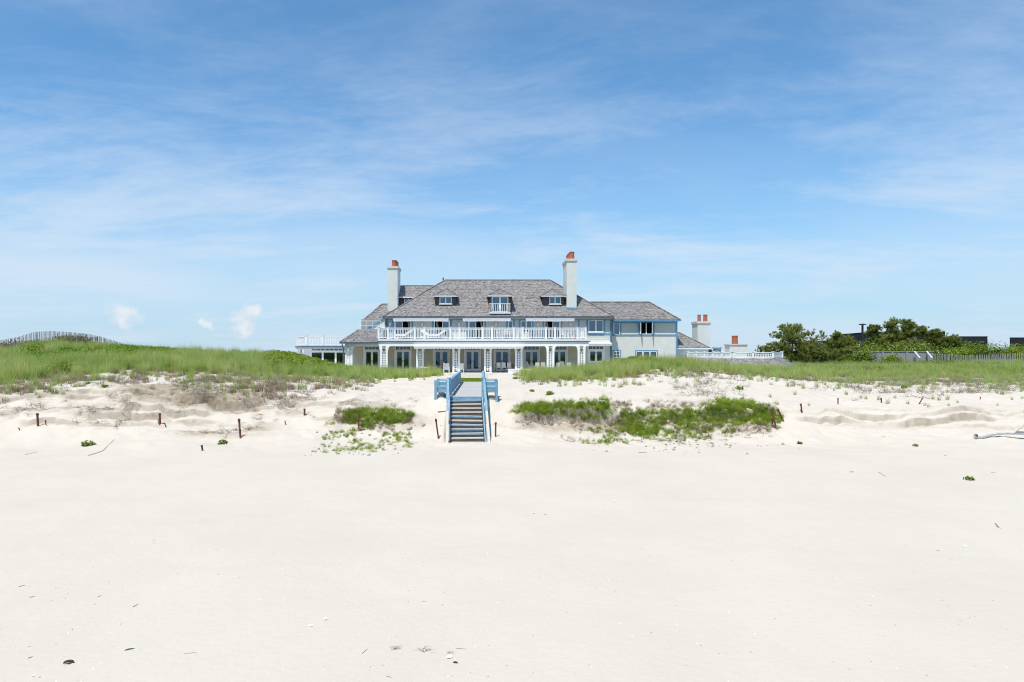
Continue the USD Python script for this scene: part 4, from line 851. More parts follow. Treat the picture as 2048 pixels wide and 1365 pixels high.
obj("wall", MB().poly_xy(Polygon([tuple(p) for p in Q]).buffer(.7), 1.2, zb - .155), "cream_wall", pav)
railing(pav, Q[0], Q[1], zt + .03, .52, [0, .2, .4, .6, .8, 1], spacing=.2, bw=.05, pw=.13)
railing(pav, Q[1] + [.2, 0], Q[2], zt + .03, .52, [0, .49, 1], spacing=.17, bw=.06, pw=.15)
railing(pav, Q[2] + [.1, .1], Q[3], zt + .03, .52, [0, 1], spacing=.20, bw=.085)
chimney(WX(1459.5, 77), WX(1494, 77), 77, 78.6, 2.4, WZ(688.5, 77), [(WX(1473.5, 77), 77.6, .34, .95)], cap=.10, parent=pav)
obj("cupola_roof", MB().poly_xy(Point(WX(1434, 76), 76).buffer(.52, 8), WZ(697.5, 76), WZ(695, 76)), "copper_roof", pav)
obj("cupola", MB().poly_xy(Point(WX(1434, 76), 76).buffer(.42, 8), 3.0, WZ(697.6, 76)), "copper_roof", pav)

# ------------------------------------------------------------------ neighbours, lamp, fences
def slab_house(name, label, plans):
    f0 = plans[0][0][0]; t = thing(name, label, "house", (WX(*f0), f0[1], 2.0))
    for pts, top in plans:
        P = Polygon([(WX(a, d), d) for a, d in pts]); z0, z1 = 1.6, WZ(top, 112); w = part("wing", t); n = int((z1 - z0) / .30)
        obj("core", MB().poly_xy(P.buffer(-.03, join_style=2), z0, z1 - .01), "black_cladding", w)
        for i in range(n):
            q = z0 + (z1 - z0) * i / n; obj("cladding_board", MB().poly_xy(P, q + .008, q + (z1 - z0) / n - .008), "black_cladding", w)
        obj("parapet_cap", MB().poly_xy(P.buffer(.04, join_style=2), z1 + .002, z1 + .06), "black_metal", w)
    return t
slab_house("dark_modern_house", "flat roofed black clad house behind the pines", [([(1680, 128), (1746, 112), (1890, 112), (1880, 124), (1700, 134)], 664.3), ([(1622, 128), (1676, 113), (1677, 127), (1640, 134)], 680.5), ([(1893, 111), (1975, 111), (1968, 118), (1893, 118)], 674)])
slab_house("dark_modern_house", "small flat roofed black house at the far right edge", [([(2019.5, 112), (2110, 112), (2110, 122), (2030, 122)], 676)])
fh = thing("distant_building", "long low white roof showing above the left dune crest", "house", (WX(502, 150), 150, 2.0))
obj("roof", one_box(WX(481, 150), 150, WZ(704.5, 150), WX(523, 150), 158, WZ(701.2, 150)), "white_paint", fh)
obj("wall", one_box(WX(484, 150), 150.5, 1.5, WX(520, 150), 157, WZ(704.6, 150)), "cream_wall", fh)
obj("chimney", one_box(WX(463, 152), 152, 1.5, WX(470, 152), 153, WZ(700.8, 152)), "fence_wood", fh)
lampx, lampy = WX(1725, 78), 78.0
lp = thing("lamp_post", "tall dark post lamp with a flat round hood above the pines", "lamp post", (lampx, lampy, ground(lampx, lampy)))
zl = WZ(649.5, 78)
obj("post", MB().tube([(lampx, lampy, 1.8), (lampx, lampy, WZ(665, 78)), (lampx, lampy, zl - .06)], [.12, .12, .115], 10), "black_metal", lp)
hd_ = trimesh.creation.revolve([(0, .10), (.12, .10), (.40, .02), (.41, -.04), (.30, -.05), (0, -.02)], sections=20)
obj("lamp_hood", (hd_.vertices + [lampx, lampy, zl], hd_.faces[:, ::-1]), "black_metal", lp)
def snow_fence(label, pts, tops, step, mat, w=.045):
    """Wired picket fence: pickets follow the ground, each its own; pts: (photo column, depth); tops: (column, row)."""
    P = np.array([(WX(a, b), b) for a, b in pts]); L = np.concatenate([[0], np.cumsum(np.linalg.norm(np.diff(P, axis=0), axis=1))])
    s = np.arange(0, L[-1], step); xy = np.stack([np.interp(s, L, P[:, 0]), np.interp(s, L, P[:, 1])], 1)
    g = ground_z(xy[:, 0], xy[:, 1])
    t = thing("picket_fence", label, "fence", (*xy[0], g[0])); tops = np.array(tops, float); W = [[], []]
    for i, (x, y) in enumerate(xy):
        px = CX + x * F / y; h = np.clip(WZ(np.interp(px, tops[:, 0], tops[:, 1]), y) - g[i], .55, 1.6) + R(-.02, .02); l = R(-.03, .03)
        obj("picket", MB().beam((x, y, g[i] - .15), (x + l, y + R(-.02, .02), g[i] + h), w, .014, up=(0, 1, 0)), mat, t)
        for k, f in enumerate((.35, .8)): W[k].append((x, y - .012, g[i] + h * f))
        if i % 16 == 8: obj("fence_post", MB().tube([(x + .05, y - .06, g[i] - .3), (x + .05, y - .06, g[i] + h * .9)], .045, 7), "fence_wood", t)
    for k in W: obj("wire", MB().tube(k, .007, 4), "fence_wood", t)
    return t
snow_fence("reddish picket snow fence along the crest of the high left dune", [(-40, 59), (40, 60.5), (110, 61.5), (180, 62), (262, 63)], [(-40, 690), (0, 681), (40, 673), (70, 664), (100, 662.5), (140, 664.5), (175, 668), (200, 673), (225, 681), (262, 692)], .102, "picket_red", .042)
snow_fence("grey picket snow fence on the far right dune", [(1868, 74), (1935, 72.5), (2000, 71.5), (2090, 70.5)], [(1868, 707.5), (1935, 711), (2000, 708), (2090, 704)], .155, "fence_wood", .075)
bf = thing("board_fence", "grey board fence with two sloping rail ends among the right bushes", "fence", (WX(1790, 73), 73, 2.6))
xa = WX(1706, 73); xb = WX(1866, 73); n = 46
for i in range(n):
    x = xa + (xb - xa) * i / n; g = ground(x, 73); obj("fence_board", one_box(x + .006, 72.98, g - .2, x + (xb - xa) / n - .006, 73.02, WZ(704.2, 73) + R(-.02, .01)), "fence_wood", bf)
obj("cap_rail", one_box(xa, 72.92, WZ(704.0, 73), xb, 73.08, WZ(702.6, 73)), "fence_wood", bf)
for p in (1737, 1764, 1783, 1812, 1832, 1853): obj("fence_post", one_box(WX(p, 73) - .07, 72.80, 1.8, WX(p, 73) + .07, 72.915, WZ(702.8, 73)), "fence_wood", bf)
for p in (1829, 1853.5): obj("sloping_rail", MB().beam((WX(p, 72.7), 72.7, WZ(703, 72.7)), (WX(p + 11, 71.0), 71.0, WZ(717, 71.0)), .17, .06), "grey_wood", bf)

# ------------------------------------------------------------------ terrace and balcony furniture
def chair(loc, rotz, label, group):
    t = thing("patio_chair", label, "chair", loc, rotz, group, scale=1.0)
    for s in (-1, 1):
        obj("leg", MB().beam((s * .26, -.24, 0), (s * .26, -.22, .62), .035, .035, up=(0, 1, 0)), "white_paint", t, local=True)
        obj("leg", MB().beam((s * .26, .28, 0), (s * .26, .22, .42), .035, .035, up=(0, 1, 0)), "white_paint", t, local=True)
        obj("arm", one_box(s * .26 - .03, -.28, .622, s * .26 + .03, .26, .65), "white_paint", t, local=True)
    obj("seat", one_box(-.255, -.26, .40, .255, .24, .43), "cushion_white", t, local=True)
    b = part("back", t); b.loc = np.zeros(3)
    for i in range(6): obj("slat", MB().beam((-.24, .235 + i * .028, .48 + i * .085), (.24, .235 + i * .028, .48 + i * .085), .016, .066, up=(0, .3, 1)), "cushion_white", b, local=True)
    for s in (-1, 1): obj("stile", MB().beam((s * .255, .21, .40), (s * .255, .40, .96), .03, .03, up=(0, 1, 0)), "white_paint", b, local=True)
    return t
def at(px, y, z=G0): return (WX(px, y), y, z)
c0 = chair(at(893, 62.2), 176, "white slatted armchair left of the boardwalk's end, back to the sea", "white slatted armchairs on the terrace")
copy_of(c0, at(921, 62.2), 184, "white slatted armchair right beside the boardwalk's left wall end")
def sling(loc, rotz, label, group):
    t = thing("sling_chair", label, "chair", loc, rotz, group, scale=1.0)
    for s in (-1, 1):
        obj("leg", MB().beam((s * .27, -.25, 0), (s * .27, .30, .60), .03, .03, up=(0, 0, 1)), "grey_sling", t, local=True)
        obj("leg", MB().beam((s * .27, .30, 0), (s * .27, -.25, .60), .03, .03, up=(0, 0, 1)), "grey_sling", t, local=True)
        obj("arm", one_box(s * .27 - .03, -.28, .602, s * .27 + .03, .34, .63), "grey_sling", t, local=True)
    obj("seat", MB().beam((0, -.28, .43), (0, .22, .39), .50, .025), "grey_sling", t, local=True)
    obj("back", MB().beam((0, .20, .40), (0, .52, 1.05), .50, .03, up=(0, 1, 0)), "grey_sling", t, local=True)
    return t
s0 = sling(at(877, 66.9), 100, "grey sling chair at the left terrace table, seen side-on", "grey sling chairs under the loggia")
for px, y, r, lb in ((897, 67.4, -95, "grey sling chair on the right of the left terrace table"), (885, 68.0, 5, "grey sling chair behind the left terrace table"), (1060.5, 67.0, 120, "grey sling chair turned sideways before the fifth loggia doors"), (987, 66.9, 80, "grey sling chair half hidden beside the sixth trellis column"), (1127, 67.0, 150, "grey sling chair in the grass before the last loggia bay")): copy_of(s0, at(px, y), r, lb)
def table(px, y, r, label):
    t = thing("round_table", label, "table", at(px, y), 0)
    obj("table_top", MB().poly_xy(Point(0, 0).buffer(r, 12), .70, .735), "charcoal_frame", t, local=True)
    obj("pedestal", MB().tube([(0, 0, .04), (0, 0, .70)], .05, 8), "charcoal_frame", t, local=True); obj("foot", MB().poly_xy(Point(0, 0).buffer(r * .55, 10), 0, .038), "charcoal_frame", t, local=True)
table(887.5, 67.2, .55, "dark round table between grey sling chairs at the left")
def bar_table(x0, x1, y, label):
    t = thing("dining_table", label, "table", ((x0 + x1) / 2, y, G0)); z = G0
    obj("table_top", one_box(x0, y - .45, z + .72, x1, y + .45, z + .76), "charcoal_frame", t)
    for x in (x0 + .1, x1 - .1):
        for s in (-.35, .35): obj("leg", one_box(x - .03, y + s - .03, z, x + .03, y + s + .03, z + .718), "charcoal_frame", t)
bar_table(WX(990, 67.6), WX(1028, 67.6), 67.6, "dark dining table behind three pale chairs under the loggia")
bar_table(WX(1066, 67.6), WX(1112, 67.6), 67.6, "dark dining table behind the pale chairs right of the fifth column")
def dining_chair(loc, rotz, label, group):
    t = thing("dining_chair", label, "chair", loc, rotz, group, scale=1.0)
    for sx in (-.2, .2):
        for sy in (-.2, .2): obj("leg", one_box(sx - .02, sy - .02, 0, sx + .02, sy + .02, .43), "grey_sling", t, local=True)
    obj("seat", one_box(-.23, -.23, .432, .23, .23, .48), "cushion_white", t, local=True)
    obj("back", MB().beam((0, -.22, .52), (0, -.28, .96), .39, .035, up=(0, 1, 0)), "grey_cushion", t, local=True)
    return t
d0 = dining_chair(at(997, 66.9), 0, "first pale dining chair right of the third column from the right end", "pale dining chairs with backs to the sea")
for px, lb in ((1007.5, "middle one of three pale dining chairs under the right loggia"), (1018, "pale dining chair beside the low white planter box"), (1074.5, "left one of two pale dining chairs right of the fifth doors"), (1085.5, "right one of two pale dining chairs left of the seventh column"), (1115.5, "pale dining chair right of the seventh trellis column"), (1137, "low pale chair half hidden by grass in the last bay")): copy_of(d0, at(px, 66.9 if px < 1130 else 66.6), R(-4, 4), lb)
def planter(x0, x1, y, h, label):
    t = thing("planter_box", label, "planter", ((x0 + x1) / 2, y, G0)); z0 = G0
    obj("box", one_box(x0, y - .3, z0 - .5, x1, y + .3, z0 + h - .07), "cushion_white", t); obj("rim", one_box(x0 - .03, y - .33, z0 + h - .068, x1 + .03, y + .33, z0 + h), "white_paint", t)
planter(WX(1016, 62.8), WX(1040, 62.8), 62.8, .42, "low white box at the terrace edge, left of the pair")
planter(WX(1047.5, 62.8), WX(1068, 62.8), 62.8, .42, "low white box at the terrace edge, right of the pair")
ur = thing("stone_bowl", "round white planter bowl in the grass left of the fourth column", "planter", at(849, 62.5))
g_ = trimesh.creation.revolve([(0, 0), (.2, 0), (.16, .12), (.30, .25), (.52, .55), (.55, .60), (.50, .60), (.3, .40), (0, .36)], sections=18); obj("bowl", (g_.vertices, g_.faces[:, ::-1]), "cushion_white", ur, local=True, smooth=True)
ur2 = copy_of(ur, at(826, 62.5), 0, "small white bowl showing above the grass left of the third column", scale=.7) if False else None
def lounger(loc, rotz, label, group):
    t = thing("sun_lounger", label, "sun lounger", loc, rotz, group, scale=1.0)
    obj("frame", MB().poly_xy(sbox(-.95, -.32, .95, .32).difference(sbox(-.90, -.27, .90, .27)), .26, .31), "white_paint", t, local=True)
    for x in (-.85, .85):
        for y in (-.28, .28): obj("leg", one_box(x - .025, y - .025, 0, x + .025, y + .025, .258), "white_paint", t, local=True)
    obj("mattress", one_box(-.94, -.31, .312, .25, .31, .50), "cushion_white", t, local=True)
    obj("back_cushion", MB().beam((.22, 0, .44), (.86, 0, .86), .62, .20), "cushion_white", t, local=True)
    return t
l0 = lounger((WX(807, 67.2), 67.2, FL2), 0, "white cushioned lounger at the left end of the balcony", "white loungers on the balcony")
copy_of(l0, (WX(873, 67.3), 67.3, FL2), 8, "white lounger before the second sliding door on the balcony")
copy_of(l0, (WX(860, 67.9), 67.9, FL2), 170, "white lounger turned the other way between the first two balcony doors")
dk = copy_of(c0, (WX(1128, 67.4), 67.4, FL2), 140, "white armchair angled at the right end of the balcony", "white armchairs at the right end of the balcony")
copy_of(c0, (WX(1138, 67.3), 67.3, FL2), 205, "white armchair beside a red cushion at the right end of the balcony", "white armchairs at the right end of the balcony")
rc = thing("red_cushion", "red cushion leaning behind the right end of the balcony rail", "cushion", (WX(1150.5, 67.2), 67.2, FL2))
obj("cover", MB().beam((0, 0, .05), (0, .10, .42), .24, .10, up=(0, 1, 0)), "red_fabric", rc, local=True)
bt = thing("balcony_table", "white slatted dining table in the middle of the balcony", "table", (WX(1022, 67.4), 67.4, FL2))
for i in range(8): obj("slat", one_box(-1.15, -.44 + i * .11, .70, 1.15, -.34 + i * .11, .73), "white_paint", bt, local=True)
for x in (-1, 1):
    for y in (-.36, .36): obj("leg", one_box(x - .03, y - .03, 0, x + .03, y + .03, .698), "white_paint", bt, local=True)
for px, r, lb in ((1000, 90, "white armchair at the left head of the balcony table"), (1012, 180, "white armchair on the sea side of the balcony table, left one"), (1025, 180, "white armchair on the sea side of the balcony table, middle one"), (1036, 178, "white armchair on the sea side of the balcony table, right one"), (1051, -90, "white armchair at the right head of the balcony table")):
    copy_of(c0, (WX(px, 66.75 if 1005 < px < 1045 else 67.4), 66.75 if 1005 < px < 1045 else 67.4, FL2), r, lb, "white armchairs round the balcony table")

# ------------------------------------------------------------------ vegetation
def blades(n, h, spread, width, bend, tone=(.1, .9), seed=0, segs=2):
    """A tuft: n tapered blades leaning outwards from one foot."""
    g = np.random.default_rng(seed); m = MB()
    for _ in range(n):
        a, r = g.uniform(0, 2 * np.pi), spread * np.sqrt(g.random()); base = np.array([r * np.cos(a), r * np.sin(a), -.04])
        d = g.uniform(0, 2 * np.pi); L = h * g.uniform(.55, 1.1); b = bend * g.uniform(.2, 1.0); t = g.uniform(*tone)
        side = np.array([-np.sin(d), np.cos(d), 0]) * width * g.uniform(.7, 1.3) / 2; V = []
        for k in range(segs + 1):
            u = k / segs; c = base + np.array([np.cos(d), np.sin(d), 0]) * L * b * u * u + np.array([0, 0, L * u * (1 - .35 * b * u)]); w = 1 - u * .92
            V += [c - side * w, c + side * w]
        f = [[2 * k, 2 * k + 1, 2 * k + 3] for k in range(segs)] + [[2 * k, 2 * k + 3, 2 * k + 2] for k in range(segs)]
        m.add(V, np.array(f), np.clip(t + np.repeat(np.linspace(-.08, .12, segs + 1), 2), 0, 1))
    return m
def leaves(n, size, rad, seed=0, up=.5, tone=(.1, .9), flat=.7):
    """A clump of n folded leaves filling a small dome of radii rad."""
    g = np.random.default_rng(seed); m = MB(); rad = np.asarray(rad, float)
    for _ in range(n):
        v = g.normal(size=3); v /= np.linalg.norm(v); v[2] = abs(v[2]); c = v * rad * g.random() ** .4
        nn = v * .6 + np.array([0, 0, up]) + g.normal(size=3) * flat * .6; nn /= np.linalg.norm(nn)
        t = np.cross(nn, g.normal(size=3)); t /= np.linalg.norm(t); b = np.cross(nn, t); L = size * g.uniform(.6, 1.3); w = L * .34
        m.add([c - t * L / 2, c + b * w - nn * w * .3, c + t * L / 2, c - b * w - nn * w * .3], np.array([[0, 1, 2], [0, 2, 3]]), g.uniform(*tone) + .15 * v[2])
    return m
def twigs(n, h, spread, width, seed=0):
    g = np.random.default_rng(seed); m = MB()
    for _ in range(n):
        p = np.array([g.normal() * spread, g.normal() * spread, -.03]); d = g.normal(size=3) * [1, 1, .35] + [0, 0, .45]; d /= np.linalg.norm(d)
        pts = [p]
        for k in range(3): d = d + g.normal(size=3) * .35; d /= np.linalg.norm(d); pts.append(pts[-1] + d * h / 3 * g.uniform(.5, 1.2))
        m.tube(pts, [width, width * .8, width * .6, width * .25], 3, tone=g.uniform(.1, .9))
    return m
def scatter(name, protos, mat, pts, scale, label, kind="stuff", tilt=.12, flatz=None):
    """One object of countless alike pieces: real meshes drawn at many places."""
    path = path_of("/World", name); pi = UsdGeom.PointInstancer.Define(stage, path); UsdGeom.Scope.Define(stage, path + "/kinds")
    for i, m in enumerate(protos):
        p = f"{path}/kinds/piece" + (f"_{i:03d}" if i else ""); usdkit.mesh(stage, p, m.arrays(), M[mat]); pi.CreatePrototypesRel().AddTarget(p)
        UsdGeom.PrimvarsAPI(stage.GetPrimAtPath(p)).CreatePrimvar("tone", Sdf.ValueTypeNames.FloatArray, "vertex").Set(Vt.FloatArray.FromNumpy(m.tone.astype(np.float32)))
    n = len(pts); g = np.random.default_rng(len(name) * 77 + n)
    yaw = g.uniform(0, 2 * np.pi, n); tx, ty = g.normal(size=(2, n)) * tilt / 2
    q = np.stack([np.cos(yaw / 2), tx * np.cos(yaw / 2) + ty * np.sin(yaw / 2), ty * np.cos(yaw / 2) - tx * np.sin(yaw / 2), np.sin(yaw / 2)], 1); q /= np.linalg.norm(q, axis=1)[:, None]
    sc = np.broadcast_to(np.asarray(scale, float), (n,)) if np.ndim(scale) < 2 else scale
    sc3 = np.repeat(np.asarray(sc)[:, None], 3, 1) if np.ndim(sc) == 1 else np.asarray(sc)
    pi.CreateProtoIndicesAttr(Vt.IntArray.FromNumpy(g.integers(0, len(protos), n).astype(np.int32)))
    pi.CreatePositionsAttr(Vt.Vec3fArray.FromNumpy(np.asarray(pts, np.float32)))
    pi.CreateScalesAttr(Vt.Vec3fArray.FromNumpy(sc3.astype(np.float32)))
    pi.CreateOrientationsAttr(Vt.QuathArray([Gf.Quath(float(a), float(b), float(c), float(d)) for a, b, c, d in q]))
    return tag(Node(path, (0, 0, 0)), label, None, None, kind)
def field(polys, density, region, seed, soft=(14, 4), clump=None, keep=None):
    """Ground points inside photo-surveyed patches (soft edges); density per square metre; region x0,x1,y0,y1."""
    g = np.random.default_rng(seed); x0, x1, y0, y1 = region; y0, y1 = float(od(y0)), float(od(y1)); n = int((x1 - x0) * (y1 - y0) * density)
    x, y = g.uniform(x0, x1, n), g.uniform(y0, y1, n); z = ground_z(x, y)
    px = CX + x * F / y; py = CY - (z - CAMZ) * F / y
    jx, jy = px + g.normal(size=n) * soft[0], py + g.normal(size=n) * soft[1]
    ok = np.zeros(n, bool)
    for p in polys: ok |= shapely.contains_xy(Polygon(p), jx, jy)
    if clump: ok &= fb(x, y, clump[0], 3, seed) + .5 > clump[1]
    if keep is not None: ok &= keep(x, y)
    return np.stack([x, y, z], 1)[ok]
def clear(x, y):                                       # keep the built things free
    c = (np.abs(x + .8) < 1.0) & (y > 26) & (y < 60)
    c |= (x > -21.8) & (x < 13.2) & (y > 64.6); c |= (x > 12) & (x < 26) & (y > 68.6); c |= (x > -3.2) & (x < 1.2) & (y > 51)
    c |= (x > 19) & (x < 30) & (y > 61.2)
    c |= (x > -2.4) & (x < .8) & (y > 29.8) & (y < 32.2)
    return ~c
def gs(p, lo=.55, hi=1.15): return RNG.uniform(lo, hi, len(p)) * (.55 + .95 * (fb(p[:, 0], p[:, 1], .45, 3, 97) + .5))
GP = [blades(46, .50 + .07 * s, .20, .017, .75, (.05 + .07 * s, .55 + .07 * s), s) for s in range(6)] + [blades(34, .9, .16, .016, .55, (.3, .95), 20 + s) for s in range(3)]
DP = [blades(34, .42, .20, .016, .95, (.1, .9), 40 + s) for s in range(5)]
TWP = [twigs(30, .40, .18, .0075, 60 + s) for s in range(5)]
RP = [leaves(46, .125, (.40, .40, .34), 80 + s) for s in range(6)]
TP = [blades(44, .34, .15, .015, .9, (.02 + .1 * s, .45 + .1 * s), 100 + s) for s in range(6)]
RL = [[(40, 700), (120, 688), (230, 692), (330, 697), (450, 702), (470, 716), (330, 724), (200, 724), (90, 722), (30, 716)], [(90, 744), (140, 738), (150, 752), (100, 756)], [(470, 704), (560, 708), (560, 718), (480, 718)]]
def no_rose(x, y):
    px = CX + x * F / y; py = CY - (ground_z(x, y) - CAMZ) * F / y; c = np.zeros(len(x), bool)
    for p in RL + [[(520, 712), (560, 716), (640, 727), (705, 737), (706, 746), (640, 746), (530, 738)], [(1240, 720), (1375, 716), (1440, 722), (1440, 729), (1330, 731), (1240, 735)]]: c |= shapely.contains_xy(Polygon(p), px, py)
    return clear(x, y) & ~(c & (fb(x, y * .6, .55, 3, 88) + .5 > .34) & (np.random.default_rng(3).random(len(x)) < .94))
# beach grass on the dune tops
LG = [[(-60, 702), (0, 703), (60, 686), (120, 680), (200, 682), (300, 692), (420, 700), (480, 703), (560, 716), (690, 734), (760, 740), (872, 746), (872, 752), (740, 757), (600, 751), (480, 748), (330, 742), (230, 746), (120, 752), (0, 764), (-60, 766)]]
RG = [[(1038, 760), (1055, 753), (1130, 749), (1200, 742), (1240, 728), (1270, 714), (1370, 714), (1450, 722), (1560, 728), (1700, 728), (2120, 722), (2120, 748), (1900, 752), (1700, 752), (1560, 748), (1400, 738), (1330, 736), (1250, 752), (1150, 760), (1060, 760)]]
pts = field(LG, 13, (-52, -3, 39, 68), 201, (8, 3), (.45, .33), keep=no_rose); scatter("dune_grass", GP, "beach_grass", pts, gs(pts), "tall pale green beach grass covering the left dune top")
n_ = len(pts)
pts = field(RG, 12, (2, 62, 42, 80), 202, (8, 3), (.45, .30), keep=no_rose); scatter("dune_grass", GP, "beach_grass", pts, gs(pts), "tall pale green beach grass covering the right dune top")
for PG_, reg, sd, sid in ((LG, (-52, -3, 39, 68), 205, "left"), (RG, (2, 62, 42, 80), 206, "right")):
    pts = field(PG_, 6, reg, sd, (8, 3), (.35, .50), no_rose); scatter("dune_grass", GP, "yellow_grass", pts, gs(pts, .6, 1.25), "yellowed beach grass in drifts on the %s dune top" % sid)
    pts = field(PG_, 6, reg, sd + 4, (8, 3), (.4, .52), no_rose); scatter("dune_grass", GP, "deep_grass", pts, gs(pts, .5, 1.05), "deeper green grass in drifts on the %s dune top" % sid)
pts = field([[(700, 736), (872, 742), (872, 750), (700, 748)], [(1060, 750), (1180, 746), (1230, 738), (1230, 748), (1060, 756)]], 9, (-16, 14, 57, 64.4), 203, (6, 2), keep=clear); scatter("dune_grass", GP, "beach_grass", pts, RNG.uniform(.5, .95, len(pts)), "beach grass standing before the loggia columns")
# straw coloured and thinning growth below it
LT = [[(-60, 752), (120, 745), (330, 738), (480, 744), (600, 748), (740, 752), (740, 770), (640, 778), (560, 800), (430, 790), (330, 765), (200, 762), (80, 790), (-60, 800)]]
RT = [[(1040, 754), (1250, 742), (1400, 735), (1560, 744), (2120, 742), (2120, 775), (1800, 770), (1560, 762), (1440, 750), (1250, 758), (1060, 764)]]
pts = field(LT, 7.5, (-46, -4, 36, 62), 211, (14, 9), (.8, .40), clear); scatter("dry_grass", DP, "dry_grass", pts, RNG.uniform(.5, 1.1, len(pts)), "straw coloured dead grass thinning out down the left dune")
pts = field(LT, 3.6, (-46, -4, 36, 62), 212, (12, 6), (.7, .46), clear); scatter("dune_grass", GP, "beach_grass", pts, RNG.uniform(.4, .8, len(pts)), "sparse green beach grass thinning out down the left dune")
pts = field(RT, 6, (2, 60, 40, 62), 213, (12, 5), (.8, .44), clear); scatter("dry_grass", DP, "dry_grass", pts, RNG.uniform(.5, 1.0, len(pts)), "straw coloured dead grass thinning out down the right dune")
pts = field(RT, 6.0, (2, 60, 40, 62), 214, (20, 9), (.8, .42), clear); scatter("dune_grass", GP, "beach_grass", pts, RNG.uniform(.4, .8, len(pts)), "sparse green beach grass thinning out down the right dune")
# bare twigs, dead scrub and roots on the broken left face
LS = [[(-60, 770), (60, 780), (250, 752), (420, 740), (560, 745), (640, 770), (600, 800), (520, 815), (430, 800), (330, 800), (180, 800), (80, 808), (-60, 812)], [(480, 770), (640, 775), (640, 812), (560, 820), (470, 812)], [(1340, 770), (1480, 762), (1480, 785), (1370, 790)], [(1560, 760), (2100, 758), (2100, 790), (1700, 782)]]
pts = field(LS, 3.4, (-40, 40, 35.5, 56), 221, (14, 8), (.9, .47), clear); scatter("dead_scrub", TWP, "grey_twig", pts, RNG.uniform(.5, 1.35, len(pts)), "grey leafless twigs and dead scrub on the broken dune face")
LR = [[(240, 790), (420, 776), (640, 790), (630, 822), (500, 850), (430, 890), (330, 860), (230, 830)], [(380, 830), (520, 830), (480, 890), (370, 900)], [(-60, 800), (300, 810), (300, 850), (-60, 850)], [(640, 800), (860, 800), (860, 850), (640, 830)], [(1130, 850), (1560, 850), (1560, 890), (1150, 890)]]
pts = field(LR, 6.0, (-40, 30, 33.5, 40), 222, (14, 8), (1.0, .46), clear); scatter("root_tangle", [twigs(14, .40, .14, .008, 160 + s) for s in range(4)], "root_brown", pts, np.stack([RNG.uniform(.5, 1.3, len(pts))] * 2 + [RNG.uniform(.2, .6, len(pts))], 1), "brown roots and straw hanging out of the broken dune face")
# beach roses
pts = field(RL, 12, (-44, -14, 44, 66), 231, (12, 3), None, lambda x, y: clear(x, y) & (fb(x, y * .6, .55, 3, 88) + .5 > .33)); scatter("rose_thicket", RP, "rose_leaf", pts, RNG.uniform(.8, 1.6, len(pts)), "low dark green rose thicket on the left dune top")
RH = [[(535, 722), (560, 722), (640, 730), (700, 738), (706, 748), (640, 748), (540, 740)]]
pts = field(RH, 20, (-21, -9, 48, 63.5), 232, (6, 2), None, clear); pts[:, 2] += RNG.uniform(0, .62, len(pts)) * np.clip(1.25 - (pts[:, 0] + 18.0) / 9.0, .35, 1); scatter("rose_hedge", RP, "bush_leaf", pts, RNG.uniform(.9, 1.5, len(pts)), "thick bright green rose hedge in front of the sun room")
RM = [[(1215, 726), (1265, 718), (1375, 716), (1440, 722), (1440, 730), (1330, 732), (1215, 738)]]
pts = field(RM, 14, (10, 22, 53, 65), 233, (8, 3), None, lambda x, y: clear(x, y) & (fb(x, y * .6, .55, 3, 88) + .5 > .33)); scatter("rose_thicket", RP, "bush_leaf", pts, RNG.uniform(.7, 1.25, len(pts)), "green rose thicket crowning the mound before the east wing")
RB = [[(1600, 738), (1720, 736), (1880, 731), (1990, 730), (1990, 738), (1860, 745), (1700, 748), (1600, 748)]]
pts = field(RB, 11, (28, 60, 58, 74), 234, (10, 3), (.5, .36), clear); scatter("rose_thicket", RP, "lime_leaf", pts, RNG.uniform(1.0, 2.1, len(pts)), "bright green creeper below the pines on the right")
# vivid turf on the slumped banks
_iy = np.nonzero((YS > 24) & (YS < 34))[0]; _ix = np.nonzero(np.abs(XS) < 26)[0]
_bx, _by, _bz = (q[np.ix_(_iy, _ix)] for q in (gx, gy, gz)); _bp, _bq = CX + _bx * F / _by, CY - (_bz - CAMZ) * F / _by
_ar = np.maximum(0, (_bp[:-1, 1:] - _bp[:-1, :-1]) * (_bq[:-1, :-1] - _bq[1:, :-1])).ravel()     # how large each bit of bank shows
_ce = np.stack([(q[:-1, :-1] + q[1:, 1:]).ravel() / 2 for q in (_bx, _by, _bz)], 1); _cp, _cq = ((q[:-1, :-1] + q[1:, 1:]).ravel() / 2 for q in (_bp, _bq))
def bank(polys, dens, seed, clump=None, soft=3.0):
    """Points over steep banks, even over the slope's face rather than over its plan."""
    g = np.random.default_rng(seed); k = len(_cp); ok = np.zeros(k, bool); jx, jy = _cp + g.normal(size=k) * soft * 1.5, _cq + g.normal(size=k) * soft
    for p in polys: ok |= shapely.contains_xy(Polygon(p), jx, jy)
    if clump: ok &= fb(_ce[:, 0], _ce[:, 1] * .7 + _ce[:, 2], clump[0], 3, seed) + .5 > clump[1]
    ok &= clear(_ce[:, 0], _ce[:, 1]); i = np.nonzero(ok & (g.random(k) < 1 - np.exp(-_ar * dens)))[0]
    return _ce[i] + np.stack([g.uniform(-.04, .04, len(i)), g.uniform(-.03, .03, len(i)), np.zeros(len(i))], 1)
def thatch(polys, dens, region, seed, label):
    pts = bank(polys, .05, seed, (1.6, .5)); scatter("turf_thatch", DP, "dry_grass", pts, RNG.uniform(.3, .6, len(pts)), label, tilt=.8)
def turf(polys, dens, region, seed, label, sc=(.5, .95), clump=None):
    pts = bank(polys, dens / 1000, seed, clump); scatter("turf_bank", TP, "turf_grass", pts, RNG.uniform(*sc, len(pts)), label, tilt=.6)
